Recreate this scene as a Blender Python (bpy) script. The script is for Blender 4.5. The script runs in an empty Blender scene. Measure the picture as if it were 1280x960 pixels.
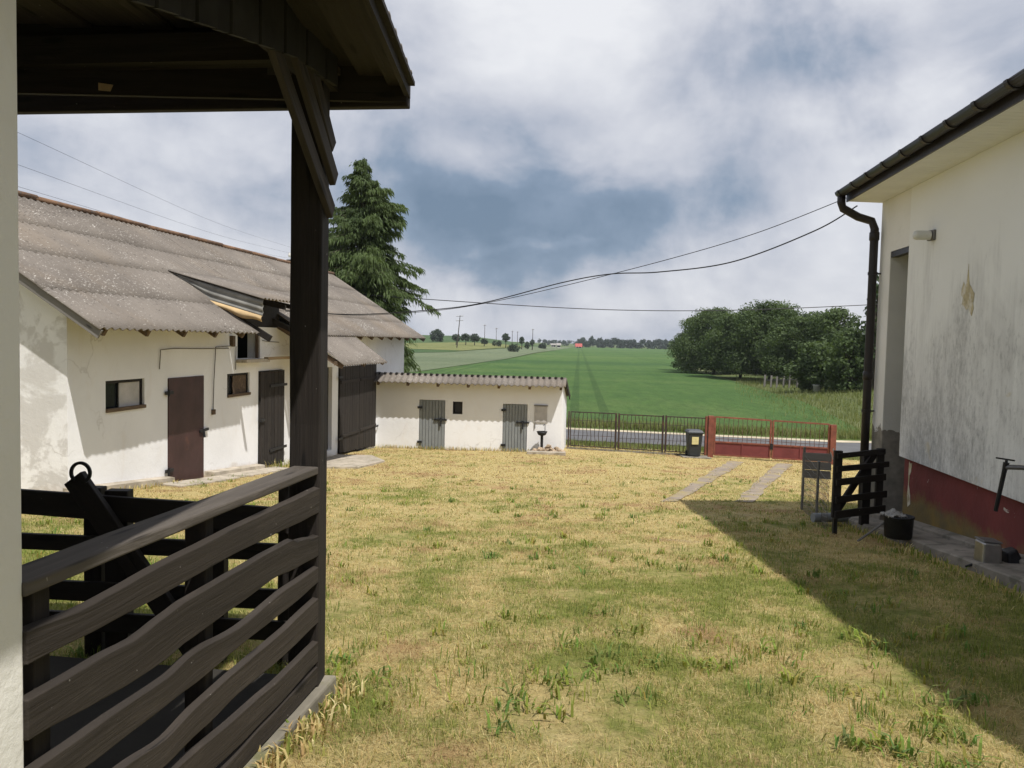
import bpy, math, random
from mathutils import Vector, Matrix, noise as mnoise
random.seed(7)
S = bpy.context.scene
COL = S.collection
R = math.radians
V = Vector

# ------------------------------------------------------------------ materials
class NT:
    def __init__(s, tree):
        s.t = tree; s.L = tree.links
    def new(s, typ, **kw):
        n = s.t.nodes.new(typ)
        for k, v in kw.items(): setattr(n, k, v)
        return n
    def put(s, sock, v):
        if v is None: return
        if isinstance(v, bpy.types.NodeSocket): s.L.new(v, sock)
        else:
            if isinstance(v, (tuple, list)) and len(v) == 3 and sock.type == 'RGBA': v = (*v, 1)
            sock.default_value = v
    def tc(s, scale=(1, 1, 1), attr='tc'):
        a = s.new('ShaderNodeAttribute', attribute_name=attr)
        if scale == (1, 1, 1): return a.outputs['Vector']
        m = s.new('ShaderNodeVectorMath', operation='MULTIPLY')
        s.L.new(a.outputs['Vector'], m.inputs[0]); m.inputs[1].default_value = scale
        return m.outputs[0]
    def noise(s, vec, scale, detail=4, rough=.55, dist=0, lac=2):
        n = s.new('ShaderNodeTexNoise')
        s.put(n.inputs['Vector'], vec); n.inputs['Scale'].default_value = scale
        n.inputs['Detail'].default_value = detail; n.inputs['Roughness'].default_value = rough
        n.inputs['Distortion'].default_value = dist
        return n.outputs['Fac']
    def ramp(s, fac, stops, interp='LINEAR'):
        r = s.new('ShaderNodeValToRGB'); r.color_ramp.interpolation = interp
        e = r.color_ramp.elements
        while len(e) < len(stops): e.new(.5)
        for i, (p, c) in enumerate(stops):
            e[i].position = p
            e[i].color = (c, c, c, 1) if isinstance(c, (int, float)) else (*c, 1)
        s.put(r.inputs[0], fac)
        return r.outputs[0]
    def mix(s, fac, a, b, mode='MIX'):
        m = s.new('ShaderNodeMix', data_type='RGBA', blend_type=mode)
        s.put(m.inputs[0], fac); s.put(m.inputs[6], a); s.put(m.inputs[7], b)
        return m.outputs[2]
    def math(s, op, a, b=None, c=None, clamp=False):
        m = s.new('ShaderNodeMath', operation=op, use_clamp=clamp)
        s.put(m.inputs[0], a)
        if b is not None: s.put(m.inputs[1], b)
        if c is not None: s.put(m.inputs[2], c)
        return m.outputs[0]
    def sep(s, v):
        n = s.new('ShaderNodeSeparateXYZ'); s.L.new(v, n.inputs[0]); return n.outputs

MATS = {}
def mat(name, fn, rough=.8, metal=0, spec=.3):
    m = bpy.data.materials.new(name); m.use_nodes = True
    t = NT(m.node_tree); b = m.node_tree.nodes['Principled BSDF']
    b.inputs['Roughness'].default_value = rough; b.inputs['Metallic'].default_value = metal
    b.inputs['Specular IOR Level'].default_value = spec
    r = fn(t)
    col, bump = r[0], r[1] if len(r) > 1 else None
    t.put(b.inputs['Base Color'], col)
    if bump:
        h, st, d = bump
        bn = t.new('ShaderNodeBump'); bn.inputs['Strength'].default_value = st; bn.inputs['Distance'].default_value = d
        t.put(bn.inputs['Height'], h); t.L.new(bn.outputs[0], b.inputs['Normal'])
    if len(r) > 2: t.put(b.inputs['Roughness'], r[2])
    MATS[name] = m
    return m

def simple(name, c, var=.25, scale=6, rough=.7, metal=0, bump=.3, dirt=None):
    def f(t):
        v = t.tc()
        n = t.noise(v, scale, 5, .6)
        c0 = tuple(x * (1 - var) for x in c); c1 = tuple(min(1, x * (1 + var)) for x in c)
        col = t.ramp(n, [(.3, c0), (.7, c1)])
        if dirt:
            d = t.noise(v, dirt[1], 6, .65)
            col = t.mix(t.ramp(d, [(dirt[2], 0), (dirt[2] + .12, 1)]), col, dirt[0])
        return col, (t.noise(v, scale * 5, 4, .6), bump, .01)
    return mat(name, f, rough, metal)

def plaster(name, base, patch, grime, patch_th=.62, zdirt=None):
    def f(t):
        v = t.tc()
        n = t.noise(v, 1.1, 6, .62, .4)
        col = t.ramp(t.noise(v, .5, 5), [(.3, tuple(x * .86 for x in base)), (.65, base)])
        col = t.mix(t.ramp(n, [(patch_th, 0), (patch_th + .05, .75)]), col, patch)
        st = t.noise(t.tc((2.0, 2.0, .8)), 1.1, 7, .7, .6)
        col = t.mix(t.ramp(st, [(.55, 0), (.82, .5)]), col, grime)
        if zdirt:                                   # mud splashed up from the ground along the foot of the wall
            x_, y_, z_ = t.sep(v)
            h = t.math('ADD', t.math('ADD', z_, 1.42), t.math('MULTIPLY', y_, .087))
            k = t.math('ADD', t.math('MULTIPLY', t.math('SUBTRACT', .16, h), 1.9), t.math('SUBTRACT', t.noise(v, 1.5, 7, .7), .5))
            col = t.mix(t.ramp(k, [(-.0, 0), (.42, .85)]), col, (.42, .34, .24))
        vv = t.new('ShaderNodeVectorMath', operation='ADD'); t.L.new(v, vv.inputs[0])
        nz = t.new('ShaderNodeTexNoise'); t.L.new(v, nz.inputs['Vector']); nz.inputs['Scale'].default_value = 2.2; nz.inputs['Detail'].default_value = 5
        t.L.new(nz.outputs['Color'], vv.inputs[1])
        vo = t.new('ShaderNodeTexVoronoi', feature='DISTANCE_TO_EDGE'); t.L.new(vv.outputs[0], vo.inputs['Vector']); vo.inputs['Scale'].default_value = .55
        ck = t.math('MULTIPLY', t.ramp(vo.outputs['Distance'], [(.0, 1), (.012, 0)]), t.ramp(t.noise(v, .7, 3), [(.52, 0), (.64, .35)]))
        col = t.mix(ck, col, (.25, .22, .18))
        b = t.math('ADD', t.noise(v, 7, 6, .7), t.math('MULTIPLY', n, .8))
        return col, (b, .5, .013)
    return mat(name, f, .9)

plaster('barn_plaster', (.82, .82, .825), (.60, .56, .50), (.62, .57, .50), .70, True)
plaster('gable_plaster', (.80, .79, .775), (.52, .50, .47), (.56, .54, .5), .50, True)
plaster('shed_plaster', (.83, .83, .84), (.70, .64, .57), (.70, .63, .56), .72, True)
plaster('pillar_plaster', (.86, .835, .765), (.58, .53, .42), (.62, .56, .44), .66)

def f_house(t):
    v = t.tc()
    z = t.sep(v)[2]
    base = t.ramp(t.noise(v, .45, 5), [(.3, (.72, .725, .70)), (.7, (.79, .795, .78))])
    # mould and run-off streaks, mostly below the lamp height
    zz = t.math('MULTIPLY', t.math('SUBTRACT', 1.15, z), .2)
    msk = t.math('MINIMUM', t.math('MAXIMUM', zz, -.16), .22)
    area = t.math('SUBTRACT', t.noise(t.tc((1, 1, .55)), .9, 5, .6, .6), .5)
    st = t.math('SUBTRACT', t.noise(t.tc((6.5, 6.5, .7)), 1.0, 8, .7, .35), .5)
    k = t.math('ADD', t.math('ADD', t.math('MULTIPLY', area, .9), t.math('MULTIPLY', st, .7)), msk)
    col = t.mix(t.ramp(k, [(.04, 0), (.32, .68)]), base, (.45, .445, .435))
    sp = t.math('SUBTRACT', t.noise(t.tc((5, 5, 2.4)), 4.2, 9, .78), .5)
    k2 = t.math('ADD', t.math('ADD', t.math('MULTIPLY', area, .7), sp), msk)
    col = t.mix(t.ramp(k2, [(.18, 0), (.42, .72)]), col, (.22, .225, .22))
    yl = t.math('ADD', t.noise(v, 1.7, 5, .6, .8), t.math('MULTIPLY', t.math('SUBTRACT', -.6, z), .08))
    col = t.mix(t.ramp(yl, [(.66, 0), (.72, .5)]), col, (.55, .48, .30))
    return col, (t.noise(v, 26, 5, .65), .35, .012)
mat('house_render', f_house, .92)
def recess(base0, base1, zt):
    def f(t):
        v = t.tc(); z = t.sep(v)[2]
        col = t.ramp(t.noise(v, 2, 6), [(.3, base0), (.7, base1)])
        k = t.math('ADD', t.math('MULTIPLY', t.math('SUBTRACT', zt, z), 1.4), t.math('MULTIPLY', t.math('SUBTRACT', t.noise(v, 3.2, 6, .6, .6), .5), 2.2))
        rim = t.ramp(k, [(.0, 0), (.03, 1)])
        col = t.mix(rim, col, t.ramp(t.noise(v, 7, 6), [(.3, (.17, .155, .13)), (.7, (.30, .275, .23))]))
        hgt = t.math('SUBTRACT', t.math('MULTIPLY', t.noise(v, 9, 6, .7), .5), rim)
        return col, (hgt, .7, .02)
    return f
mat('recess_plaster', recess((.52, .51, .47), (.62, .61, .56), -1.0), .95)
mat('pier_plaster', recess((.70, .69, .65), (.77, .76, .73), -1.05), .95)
def f_plinth(t):
    v = t.tc(); z = t.sep(v)[2]
    col = t.ramp(t.noise(v, 2.5, 6), [(.3, (.125, .030, .028)), (.7, (.185, .042, .038))])
    k = t.math('ADD', t.math('MULTIPLY', t.math('SUBTRACT', -1.71, z), 2.2), t.math('MULTIPLY', t.math('SUBTRACT', t.noise(v, 2.0, 7, .7), .5), 1.5))
    col = t.mix(t.ramp(k, [(.0, 0), (.35, .9)]), col, t.ramp(t.noise(v, 2.2, 5), [(.35, (.24, .165, .04)), (.65, (.12, .11, .055))]))
    col = t.mix(t.ramp(t.noise(v, 4.3, 6, .6, 1), [(.69, 0), (.71, 1)]), col, (.5, .46, .4))
    return col, (t.noise(v, 12, 6, .7), .5, .02)
mat('plinth_paint', f_plinth, .8)

def f_roof(t):
    v = t.tc()
    col = t.ramp(t.noise(v, .55, 6, .6), [(.3, (.120, .104, .089)), (.52, (.168, .147, .126)), (.75, (.21, .184, .157))])
    col = t.mix(t.ramp(t.noise(v, .35, 5, .6, .6), [(.5, 0), (.72, .45)]), col, (.215, .165, .115))
    cl = t.noise(v, .8, 5, .6)
    sp = t.math('ADD', t.noise(v, 27, 4, .7), t.math('MULTIPLY', t.math('SUBTRACT', cl, .5), .25))
    col = t.mix(t.ramp(sp, [(.60, 0), (.66, .65)]), col, (.46, .43, .39))
    sp2 = t.noise(v, 17, 4, .7)
    col = t.mix(t.ramp(sp2, [(.60, 0), (.68, .75)]), col, (.055, .05, .042))
    sp3 = t.math('ADD', t.noise(v, 21, 4, .65), t.math('MULTIPLY', t.math('SUBTRACT', cl, .5), .35))
    col = t.mix(t.ramp(sp3, [(.67, 0), (.70, .6)]), col, (.56, .53, .48))
    return col, (t.noise(v, 30, 4, .7), .5, .01)
mat('roof_sheet', f_roof, .95)
simple('ridge_tile', (.17, .10, .06), .4, 5, .9, dirt=((.12, .1, .085), 9, .55))
simple('tan_sheet', (.50, .36, .19), .25, 3, .8)
simple('grey_sheet', (.24, .235, .215), .3, 3, .7)

def f_wood(c0, c1, wear, th):
    def f(t):
        v = t.tc((1.2, 22, 22))
        n = t.noise(v, 1, 7, .65, .3)
        col = t.ramp(n, [(.3, c0), (.72, c1)])
        w = t.noise(t.tc((1.5, 9, 9)), 1.5, 6, .7)
        col = t.mix(t.ramp(w, [(th, 0), (th + .2, .8)]), col, wear)
        tint = t.noise(t.tc((.05, .05, .05)), 1, 2)
        col = t.mix(t.ramp(tint, [(.3, 0), (.7, .5)]), col, wear)
        kv = t.new('ShaderNodeTexVoronoi'); t.L.new(t.tc((3.2, 13, 13)), kv.inputs['Vector']); kv.inputs['Scale'].default_value = .8
        col = t.mix(t.ramp(kv.outputs['Distance'], [(.10, .85), (.2, 0)]), col, tuple(x * .45 for x in c0))
        crk = t.noise(t.tc((.9, 60, 60)), 1, 4, .6)
        col = t.mix(t.ramp(crk, [(.66, 0), (.72, .8)]), col, tuple(x * .4 for x in c0))
        sp = t.noise(t.tc((40, 40, 40)), 1, 2, .5)
        col = t.mix(t.ramp(sp, [(.76, 0), (.79, .6)]), col, (.35, .33, .3))
        return col, (n, .8, .008)
    return f
mat('black_wood', f_wood((.006, .005, .0042), (.016, .013, .011), (.03, .024, .02), .6), .72)
mat('rail_wood', f_wood((.0135, .0105, .008), (.033, .0262, .0202), (.069, .056, .045), .55), .78)
mat('handrail_sunlit_wood', f_wood((.045, .037, .03), (.10, .085, .07), (.16, .14, .12), .55), .8)  # lighter than the railing wood: sunlight on the handrail put into its colour
mat('porch_wood', f_wood((.010, .0078, .0062), (.026, .020, .0165), (.045, .036, .029), .58), .8)
mat('brace_wood', f_wood((.030, .025, .021), (.068, .056, .046), (.09, .075, .06), .58), .8)
mat('raw_wood', f_wood((.25, .17, .09), (.42, .3, .17), (.3, .24, .17), .6), .8)
mat('barn_door_wood', f_wood((.011, .009, .008), (.027, .022, .019), (.06, .05, .042), .56), .85)
mat('grey_wood', f_wood((.10, .095, .085), (.19, .18, .165), (.24, .22, .2), .55), .85)
mat('dark_plank', f_wood((.05, .035, .025), (.12, .08, .05), (.2, .14, .09), .5), .85)
simple('grey_paint', (.22, .235, .24), .12, 3, .6, dirt=((.13, .12, .11), 6, .62))
simple('brown_metal', (.055, .028, .026), .25, 2.5, .55, dirt=((.10, .045, .03), 3, .6))
simple('black_metal', (.015, .015, .016), .3, 8, .5)
simple('fence_metal', (.042, .03, .027), .4, 6, .6, dirt=((.12, .05, .03), 8, .55))
simple('gate_rust', (.20, .065, .042), .35, 5, .65, dirt=((.16, .06, .035), 9, .52))
simple('gate_bar', (.10, .055, .045), .35, 6, .65)
simple('gate_red', (.15, .036, .036), .2, 2.5, .55, dirt=((.34, .22, .17), 6, .66))
simple('bin_plastic', (.030, .034, .038), .15, 4, .45)
simple('bin_lid_plastic', (.065, .07, .078), .15, 4, .45)
simple('sticker', (.62, .55, .28), .15, 14, .5)
simple('gutter_brown', (.022, .018, .017), .2, 4, .38)
simple('soffit_cream', (.80, .81, .81), .05, 3, .6)
simple('glass_lamp', (.62, .62, .58), .1, 5, .3)
simple('grey_pipe', (.22, .235, .245), .15, 4, .5)
simple('steel', (.42, .41, .40), .25, 6, .28, .9)
simple('galvanised', (.16, .155, .15), .25, 6, .45, .5)
simple('concrete', (.235, .21, .175), .28, 2.2, .95, dirt=((.13, .12, .095), 5, .5))
simple('old_concrete', (.40, .35, .28), .25, 3, .95, dirt=((.24, .21, .15), 4, .52))
simple('strip_concrete', (.25, .205, .16), .25, 3, .95, dirt=((.30, .24, .115), 1.8, .5))
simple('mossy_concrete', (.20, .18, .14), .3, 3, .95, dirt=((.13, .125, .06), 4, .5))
simple('asphalt', (.105, .105, .108), .2, .7, .9, dirt=((.16, .155, .15), .6, .56))
simple('sand', (.42, .36, .26), .25, .8, .95)
simple('stone', (.34, .26, .18), .4, 7, .95)
simple('bark', (.06, .048, .036), .35, 7, .95)
simple('glass_dark', (.012, .014, .016), .2, 2, .12)
simple('board_pale', (.44, .42, .40), .15, 4, .8)
simple('rag', (.30, .29, .27), .3, 9, .9)
simple('red_tile', (.36, .085, .07), .15, 1, .8)
simple('far_white', (.68, .66, .62), .1, 1, .8)
simple('far_grey', (.28, .26, .24), .2, 1, .8)
simple('wire_black', (.012, .012, .013), .2, 4, .6)
simple('wire_mesh', (.13, .12, .11), .2, 4, .6)
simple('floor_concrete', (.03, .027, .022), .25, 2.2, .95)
simple('peeled', (.44, .38, .24), .3, 9, .95, dirt=((.60, .57, .48), 7, .5))
simple('valance', (.028, .026, .024), .35, 4, .85)

def leaf_mat(name, dark, light, transl=.25):
    def f(t):
        v = t.tc()
        n = t.noise(v, .9, 4, .6)
        col = t.ramp(n, [(.32, dark), (.68, light)])
        a = t.new('ShaderNodeAttribute', attribute_name='rnd')
        col = t.mix(.55, col, t.ramp(a.outputs['Fac'], [(0, dark), (1, light)]))
        return (col,)
    m = mat(name, f, .65, spec=.25)
    nt = m.node_tree; t = NT(nt); b = nt.nodes['Principled BSDF']
    tr = t.new('ShaderNodeBsdfTranslucent'); mx = t.new('ShaderNodeMixShader'); mx.inputs[0].default_value = transl
    src = b.inputs['Base Color'].links[0].from_socket
    br = t.mix(1, src, (1.5, 1.5, .8), 'MULTIPLY')
    t.L.new(br, tr.inputs[0])
    t.L.new(b.outputs[0], mx.inputs[1]); t.L.new(tr.outputs[0], mx.inputs[2])
    out = [n for n in nt.nodes if n.type == 'OUTPUT_MATERIAL'][0]
    t.L.new(mx.outputs[0], out.inputs[0])
leaf_mat('leaf_spruce', (.036, .06, .02), (.095, .135, .044), .32)
leaf_mat('leaf_orchard', (.040, .066, .024), (.095, .135, .048), .35)
leaf_mat('leaf_light', (.055, .085, .025), (.12, .17, .06))
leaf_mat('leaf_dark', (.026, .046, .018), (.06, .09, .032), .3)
leaf_mat('leaf_far', (.025, .043, .025), (.055, .08, .042))
leaf_mat('leaf_forest', (.022, .038, .028), (.04, .06, .04))
leaf_mat('verge_blade', (.10, .145, .04), (.25, .25, .11), .4)

def f_blade(t):
    a = t.new('ShaderNodeAttribute', attribute_name='col')
    return (a.outputs['Color'],)
def add_transl(m, k, gain):
    nt = m.node_tree; t = NT(nt); b = nt.nodes['Principled BSDF']
    tr = t.new('ShaderNodeBsdfTranslucent'); mx = t.new('ShaderNodeMixShader'); mx.inputs[0].default_value = k
    t.L.new(t.mix(1, b.inputs['Base Color'].links[0].from_socket, gain, 'MULTIPLY'), tr.inputs[0])
    t.L.new(b.outputs[0], mx.inputs[1]); t.L.new(tr.outputs[0], mx.inputs[2])
    out = [n for n in nt.nodes if n.type == 'OUTPUT_MATERIAL'][0]
    t.L.new(mx.outputs[0], out.inputs[0])
add_transl(mat('grass_blade', f_blade, .7, spec=.15), .35, (1.3, 1.3, 1.0))

def f_ground(t):
    a = t.new('ShaderNodeAttribute', attribute_name='green')
    v = t.tc()
    g = t.math('ADD', a.outputs['Fac'], t.math('MULTIPLY', t.math('SUBTRACT', t.noise(v, 8, 7, .72), .5), 1.5))
    straw = t.ramp(t.math('ADD', t.math('MULTIPLY', t.noise(v, 9, 7, .7), .6), t.math('MULTIPLY', t.noise(v, 70, 4, .7), .4)), [(.28, (.27, .205, .085)), (.5, (.43, .34, .15)), (.75, (.56, .465, .235))])
    br = t.new('ShaderNodeAttribute', attribute_name='brown')
    bk = t.math('ADD', br.outputs['Fac'], t.math('MULTIPLY', t.math('SUBTRACT', t.noise(v, 7, 6, .7), .5), .9))
    straw = t.mix(t.ramp(bk, [(.12, 0), (.4, .75)]), straw, (.34, .215, .105))
    green = t.ramp(t.noise(v, 12, 7, .7), [(.3, (.10, .12, .026)), (.7, (.26, .26, .075))])
    col = t.mix(t.ramp(g, [(.28, 0), (.8, 1)]), straw, green)
    bare = t.noise(v, 1.3, 6, .6, .5)
    dk = t.noise(v, 42, 5, .8)
    col = t.mix(t.ramp(dk, [(.34, .75), (.47, 0)]), col, (.15, .12, .05))
    col = t.mix(t.ramp(bare, [(.66, 0), (.74, .6)]), col, t.ramp(t.noise(v, 55, 4, .8), [(.35, (.17, .13, .085)), (.65, (.37, .30, .21))]))
    far = t.new('ShaderNodeAttribute', attribute_name='meadow')
    mead = t.ramp(t.noise(v, .35, 6, .65), [(.3, (.05, .085, .022)), (.7, (.12, .15, .05))])
    col = t.mix(far.outputs['Fac'], col, mead)
    return col, (t.noise(v, 22, 7, .75), .9, .03)
mat('yard_ground', f_ground, .95, spec=.1)

def field(name, c0, c1, c2):
    def f(t):
        v = t.tc()
        n = t.math('ADD', t.math('MULTIPLY', t.noise(t.tc((.35, 1, 1)), .035, 6, .62, .6), .7), t.math('MULTIPLY', t.noise(t.tc((1, .25, 1)), .4, 6, .65), .3))
        col = t.ramp(n, [(.40, c0), (.50, c1), (.60, c2)])
        n2 = t.noise(t.tc((1, .35, 1)), 1.3, 6, .7)
        col = t.mix(t.ramp(n2, [(.35, .55), (.7, 0)]), col, tuple(x * .62 for x in c0))
        # crop mottling and the tractor tramlines
        n3 = t.noise(t.tc((1, .5, 1)), 5.5, 5, .75)
        col = t.mix(t.ramp(n3, [(.3, .5), (.55, 0)]), col, tuple(x * .5 for x in c0))
        x_, y_, z_ = t.sep(v)
        u = t.math('FRACT', t.math('DIVIDE', t.math('ADD', t.math('SUBTRACT', x_, t.math('MULTIPLY', y_, .083)), 1.2), 17.0))
        w1 = t.math('LESS_THAN', t.math('ABSOLUTE', t.math('SUBTRACT', u, .06)), .016); w2 = t.math('LESS_THAN', t.math('ABSOLUTE', t.math('SUBTRACT', u, .16)), .016)
        col = t.mix(t.math('MULTIPLY', t.math('ADD', w1, w2), .45), col, tuple(x * .55 for x in c0))
        return col, (t.noise(v, 3, 6, .75), .9, .25)
    return mat(name, f, .9, spec=.15)
field('green_crop', (.055, .115, .034), (.085, .158, .040), (.125, .19, .055))
field('rye_crop', (.135, .17, .095), (.165, .20, .115), (.19, .22, .125))
field('dark_crop', (.055, .105, .035), (.07, .12, .04), (.09, .14, .05))
field('yellow_meadow', (.16, .18, .06), (.20, .21, .075), (.24, .235, .09))
field('bank_grass', (.10, .135, .045), (.15, .175, .07), (.22, .22, .11))

# ------------------------------------------------------------------ mesh builder
OFF = {}
class MB:
    def __init__(s):
        s.v = []; s.f = []; s.t = []; s.rnd = None; s.col = None
    def add(s, vs, fs, tcs=None):
        b = len(s.v)
        s.v += [tuple(p) for p in vs]; s.t += [tuple(p) for p in (tcs or vs)]
        s.f += [tuple(b + i for i in f) for f in fs]
    def quad(s, a, b, c, d, tcs=None): s.add([a, b, c, d], [(0, 1, 2, 3)], tcs)
    def hexa(s, p, tcs=None):   # p: 8 corners, bottom ring then top ring
        s.add(p, [(3, 2, 1, 0), (4, 5, 6, 7), (0, 1, 5, 4), (1, 2, 6, 5), (2, 3, 7, 6), (3, 0, 4, 7)], tcs)
    def box(s, c, size, rz=0, seed=True):
        x, y, z = (q / 2 for q in size)
        m = Matrix.Rotation(rz, 3, 'Z'); c = V(c)
        loc = [V(q) for q in ((-x, -y, -z), (x, -y, -z), (x, y, -z), (-x, y, -z), (-x, -y, z), (x, -y, z), (x, y, z), (-x, y, z))]
        s.hexa([c + m @ q for q in loc], None)
    def bar(s, a, b, w, h, up=(0, 0, 1), n=1, wob=0, taper=1, seed=None):
        """beam from a to b, w across, h along up; tc runs along the grain"""
        a = V(a); b = V(b); d = (b - a); L = d.length; d.normalize()
        up = V(up); side = d.cross(up)
        if side.length < 1e-4: side = d.cross(V((1, 0, 0)))
        side.normalize(); up = side.cross(d)
        off = random.uniform(0, 50); vs = []; tcs = []; fs = []
        wa = wb = 0
        for i in range(n + 1):
            k = i / n; p = a.lerp(b, k)
            if wob:
                wa = mnoise.noise(V((k * L * 2.1 + off, 0, 3))) * wob; wb = mnoise.noise(V((k * L * 2.6, off, 7))) * wob
            f = 1 + (taper - 1) * k
            for (sx, sy) in ((-1, -1), (1, -1), (1, 1), (-1, 1)):
                e = wa if sy < 0 else wb
                vs.append(p + side * (sx * w / 2 * f) + up * (sy * h / 2 * f + e))
                tcs.append((k * L + off, sx * w / 2 + off, sy * h / 2 + sx * w / 2))
        fs.append((3, 2, 1, 0))
        for i in range(n):
            q = i * 4
            for j in range(4): fs.append((q + j, q + (j + 1) % 4, q + 4 + (j + 1) % 4, q + 4 + j))
        q = n * 4; fs.append((q, q + 1, q + 2, q + 3))
        s.add(vs, fs, tcs)
    def tube(s, pts, r, n=8, caps=True):
        pts = [V(p) for p in pts]; rs = r if isinstance(r, (list, tuple)) else [r] * len(pts)
        vs = []; fs = []; prev = None
        for i, p in enumerate(pts):
            d = (pts[min(i + 1, len(pts) - 1)] - pts[max(i - 1, 0)]).normalized()
            u = prev if prev is not None else d.cross(V((0, 0, 1)) if abs(d.z) < .9 else V((1, 0, 0)))
            u = (u - d * u.dot(d)).normalized(); prev = u; w = d.cross(u)
            for j in range(n):
                a = 2 * math.pi * j / n; vs.append(p + (u * math.cos(a) + w * math.sin(a)) * rs[i])
        for i in range(len(pts) - 1):
            for j in range(n):
                fs.append((i * n + j, i * n + (j + 1) % n, (i + 1) * n + (j + 1) % n, (i + 1) * n + j))
        if caps:
            fs.append(tuple(range(n - 1, -1, -1))); k = (len(pts) - 1) * n; fs.append(tuple(k + j for j in range(n)))
        s.add(vs, fs)
    def lathe(s, c, prof, n=20, axis='z'):
        c = V(c); vs = []; fs = []
        for (r, z) in prof:
            for j in range(n):
                a = 2 * math.pi * j / n; vs.append(c + V((r * math.cos(a), r * math.sin(a), z)))
        for i in range(len(prof) - 1):
            for j in range(n): fs.append((i * n + j, i * n + (j + 1) % n, (i + 1) * n + (j + 1) % n, (i + 1) * n + j))
        fs.append(tuple(range(n - 1, -1, -1))); k = (len(prof) - 1) * n; fs.append(tuple(k + j for j in range(n)))
        s.add(vs, fs)
    def prism(s, poly, ext):
        ext = V(ext); n = len(poly); P = [V(p) for p in poly]
        fs = [tuple(range(n - 1, -1, -1)), tuple(range(n, 2 * n))] + [(i, (i + 1) % n, n + (i + 1) % n, n + i) for i in range(n)]
        s.add(P + [p + ext for p in P], fs)
    def build(s, name, m, parent=None, smooth=False, bevel=0, solid=0, label=None):
        off = OFF.get(parent.name, V((0, 0, 0))) if parent else V((0, 0, 0))
        me = bpy.data.meshes.new(name)
        me.from_pydata([(x - off.x, y - off.y, z - off.z) for x, y, z in s.v], [], s.f)
        a = me.attributes.new('tc', 'FLOAT_VECTOR', 'POINT')
        a.data.foreach_set('vector', [q for p in s.t for q in p])
        if s.rnd:
            a = me.attributes.new('rnd', 'FLOAT', 'POINT'); a.data.foreach_set('value', s.rnd)
        if s.col:
            a = me.attributes.new('col', 'FLOAT_COLOR', 'POINT'); a.data.foreach_set('color', [q for p in s.col for q in (*p, 1)])
        if smooth: me.polygons.foreach_set('use_smooth', [True] * len(me.polygons))
        me.materials.append(MATS[m]); me.update()
        o = bpy.data.objects.new(name, me); COL.objects.link(o)
        if parent: o.parent = parent; OFF[o.name] = off
        if solid:
            q = o.modifiers.new('Solid', 'SOLIDIFY'); q.thickness = solid; q.offset = 0
        if bevel:
            q = o.modifiers.new('Bevel', 'BEVEL'); q.width = bevel; q.segments = 2; q.limit_method = 'ANGLE'
        if label: o['label'] = label
        return o

def tag(o, label=None, cat=None, group=None, kind=None):
    if label: o['label'] = label
    if cat: o['category'] = cat
    if group: o['group'] = group
    if kind: o['kind'] = kind
    return o
def thing(name, loc, label, cat, group=None):
    o = bpy.data.objects.new(name, None); COL.objects.link(o)
    o.location = loc; o.empty_display_size = .2; OFF[o.name] = V(loc)
    return tag(o, label, cat, group)
def one(f, *a, **k):
    m = MB(); f(m, *a, **k); return m

# ------------------------------------------------------------------ terrain
PZ = [(-60, -1.45), (0, -1.45), (3, -1.58), (10, -2.26), (15, -2.76), (20, -3.2), (27, -3.7), (30, -3.86), (36, -3.95), (9000, -3.95)]
def sm(a, b, x):
    t = max(0., min(1., (x - a) / (b - a))); return t * t * (3 - 2 * t)
def gz(x, y):
    z = PZ[-1][1]
    for (a, za), (b, zb) in zip(PZ, PZ[1:]):
        if y <= b:
            z = za + (zb - za) * (y - a) / (b - a) if y > a else za; break
    z -= .03 * max(0, min(x, 15) - 2) * sm(16, 27, y) * (1 - sm(30, 60, y))
    if y > 100: z += 7.5 * sm(170, 650, y) * (1 - sm(-.07, .07, x / y))
    if 36 < y < 200: z += .9 * sm(.30, .5, x / y) * sm(40, 60, y)
    return z
def greenness(x, y):
    n = mnoise.noise(V((x * .3, y * .3, 1.3))) * .34 + mnoise.noise(V((x * .9, y * .75, 9))) * .34 + mnoise.noise(V((x * 2.4, y * 2.0, 4))) * .42 + mnoise.noise(V((x * 5.5, y * 4.5, 17))) * .36
    g = .45 + n * .85
    g += .17 * (1 - sm(4, 10, y)) - .26 * sm(8, 20, y)
    return max(0., min(1., g))
def brownness(x, y):
    return mnoise.noise(V((x * .8, y * .7, 40))) * .5 + mnoise.noise(V((x * 2.8, y * 2.4, 44))) * .5
def micro(x, y):
    return .022 * mnoise.noise(V((x * 1.3, y * 1.3, 0))) + .012 * mnoise.noise(V((x * 4, y * 4, 5)))
def axis_lines(lo, hi, step, far, f=1.22):
    a = [lo + i * step for i in range(int(round((hi - lo) / step)) + 1)]
    d = step; p = hi
    while p < far: d *= f; p += d; a.append(p)
    d = step; p = lo; b = []
    while p > -far: d *= f; p -= d; b.append(p)
    return b[::-1] + a
xs = axis_lines(-9, 14, .125, 6000); ys = [y for y in axis_lines(1, 31, .125, 6000) if y > -300]
g = MB(); g.v = [(x, y, gz(x, y) + (micro(x, y) if -9 < x < 14 and 0 < y < 31 else 0)) for y in ys for x in xs]
g.t = g.v
nx = len(xs)
g.f = [(j * nx + i, j * nx + i + 1, (j + 1) * nx + i + 1, (j + 1) * nx + i) for j in range(len(ys) - 1) for i in range(nx - 1)]
go = g.build('ground', 'yard_ground', smooth=True); tag(go, kind='structure')
at = go.data.attributes.new('green', 'FLOAT', 'POINT'); at.data.foreach_set('value', [greenness(p[0], p[1]) for p in g.v])
at = go.data.attributes.new('brown', 'FLOAT', 'POINT'); at.data.foreach_set('value', [brownness(p[0], p[1]) for p in g.v])
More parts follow.
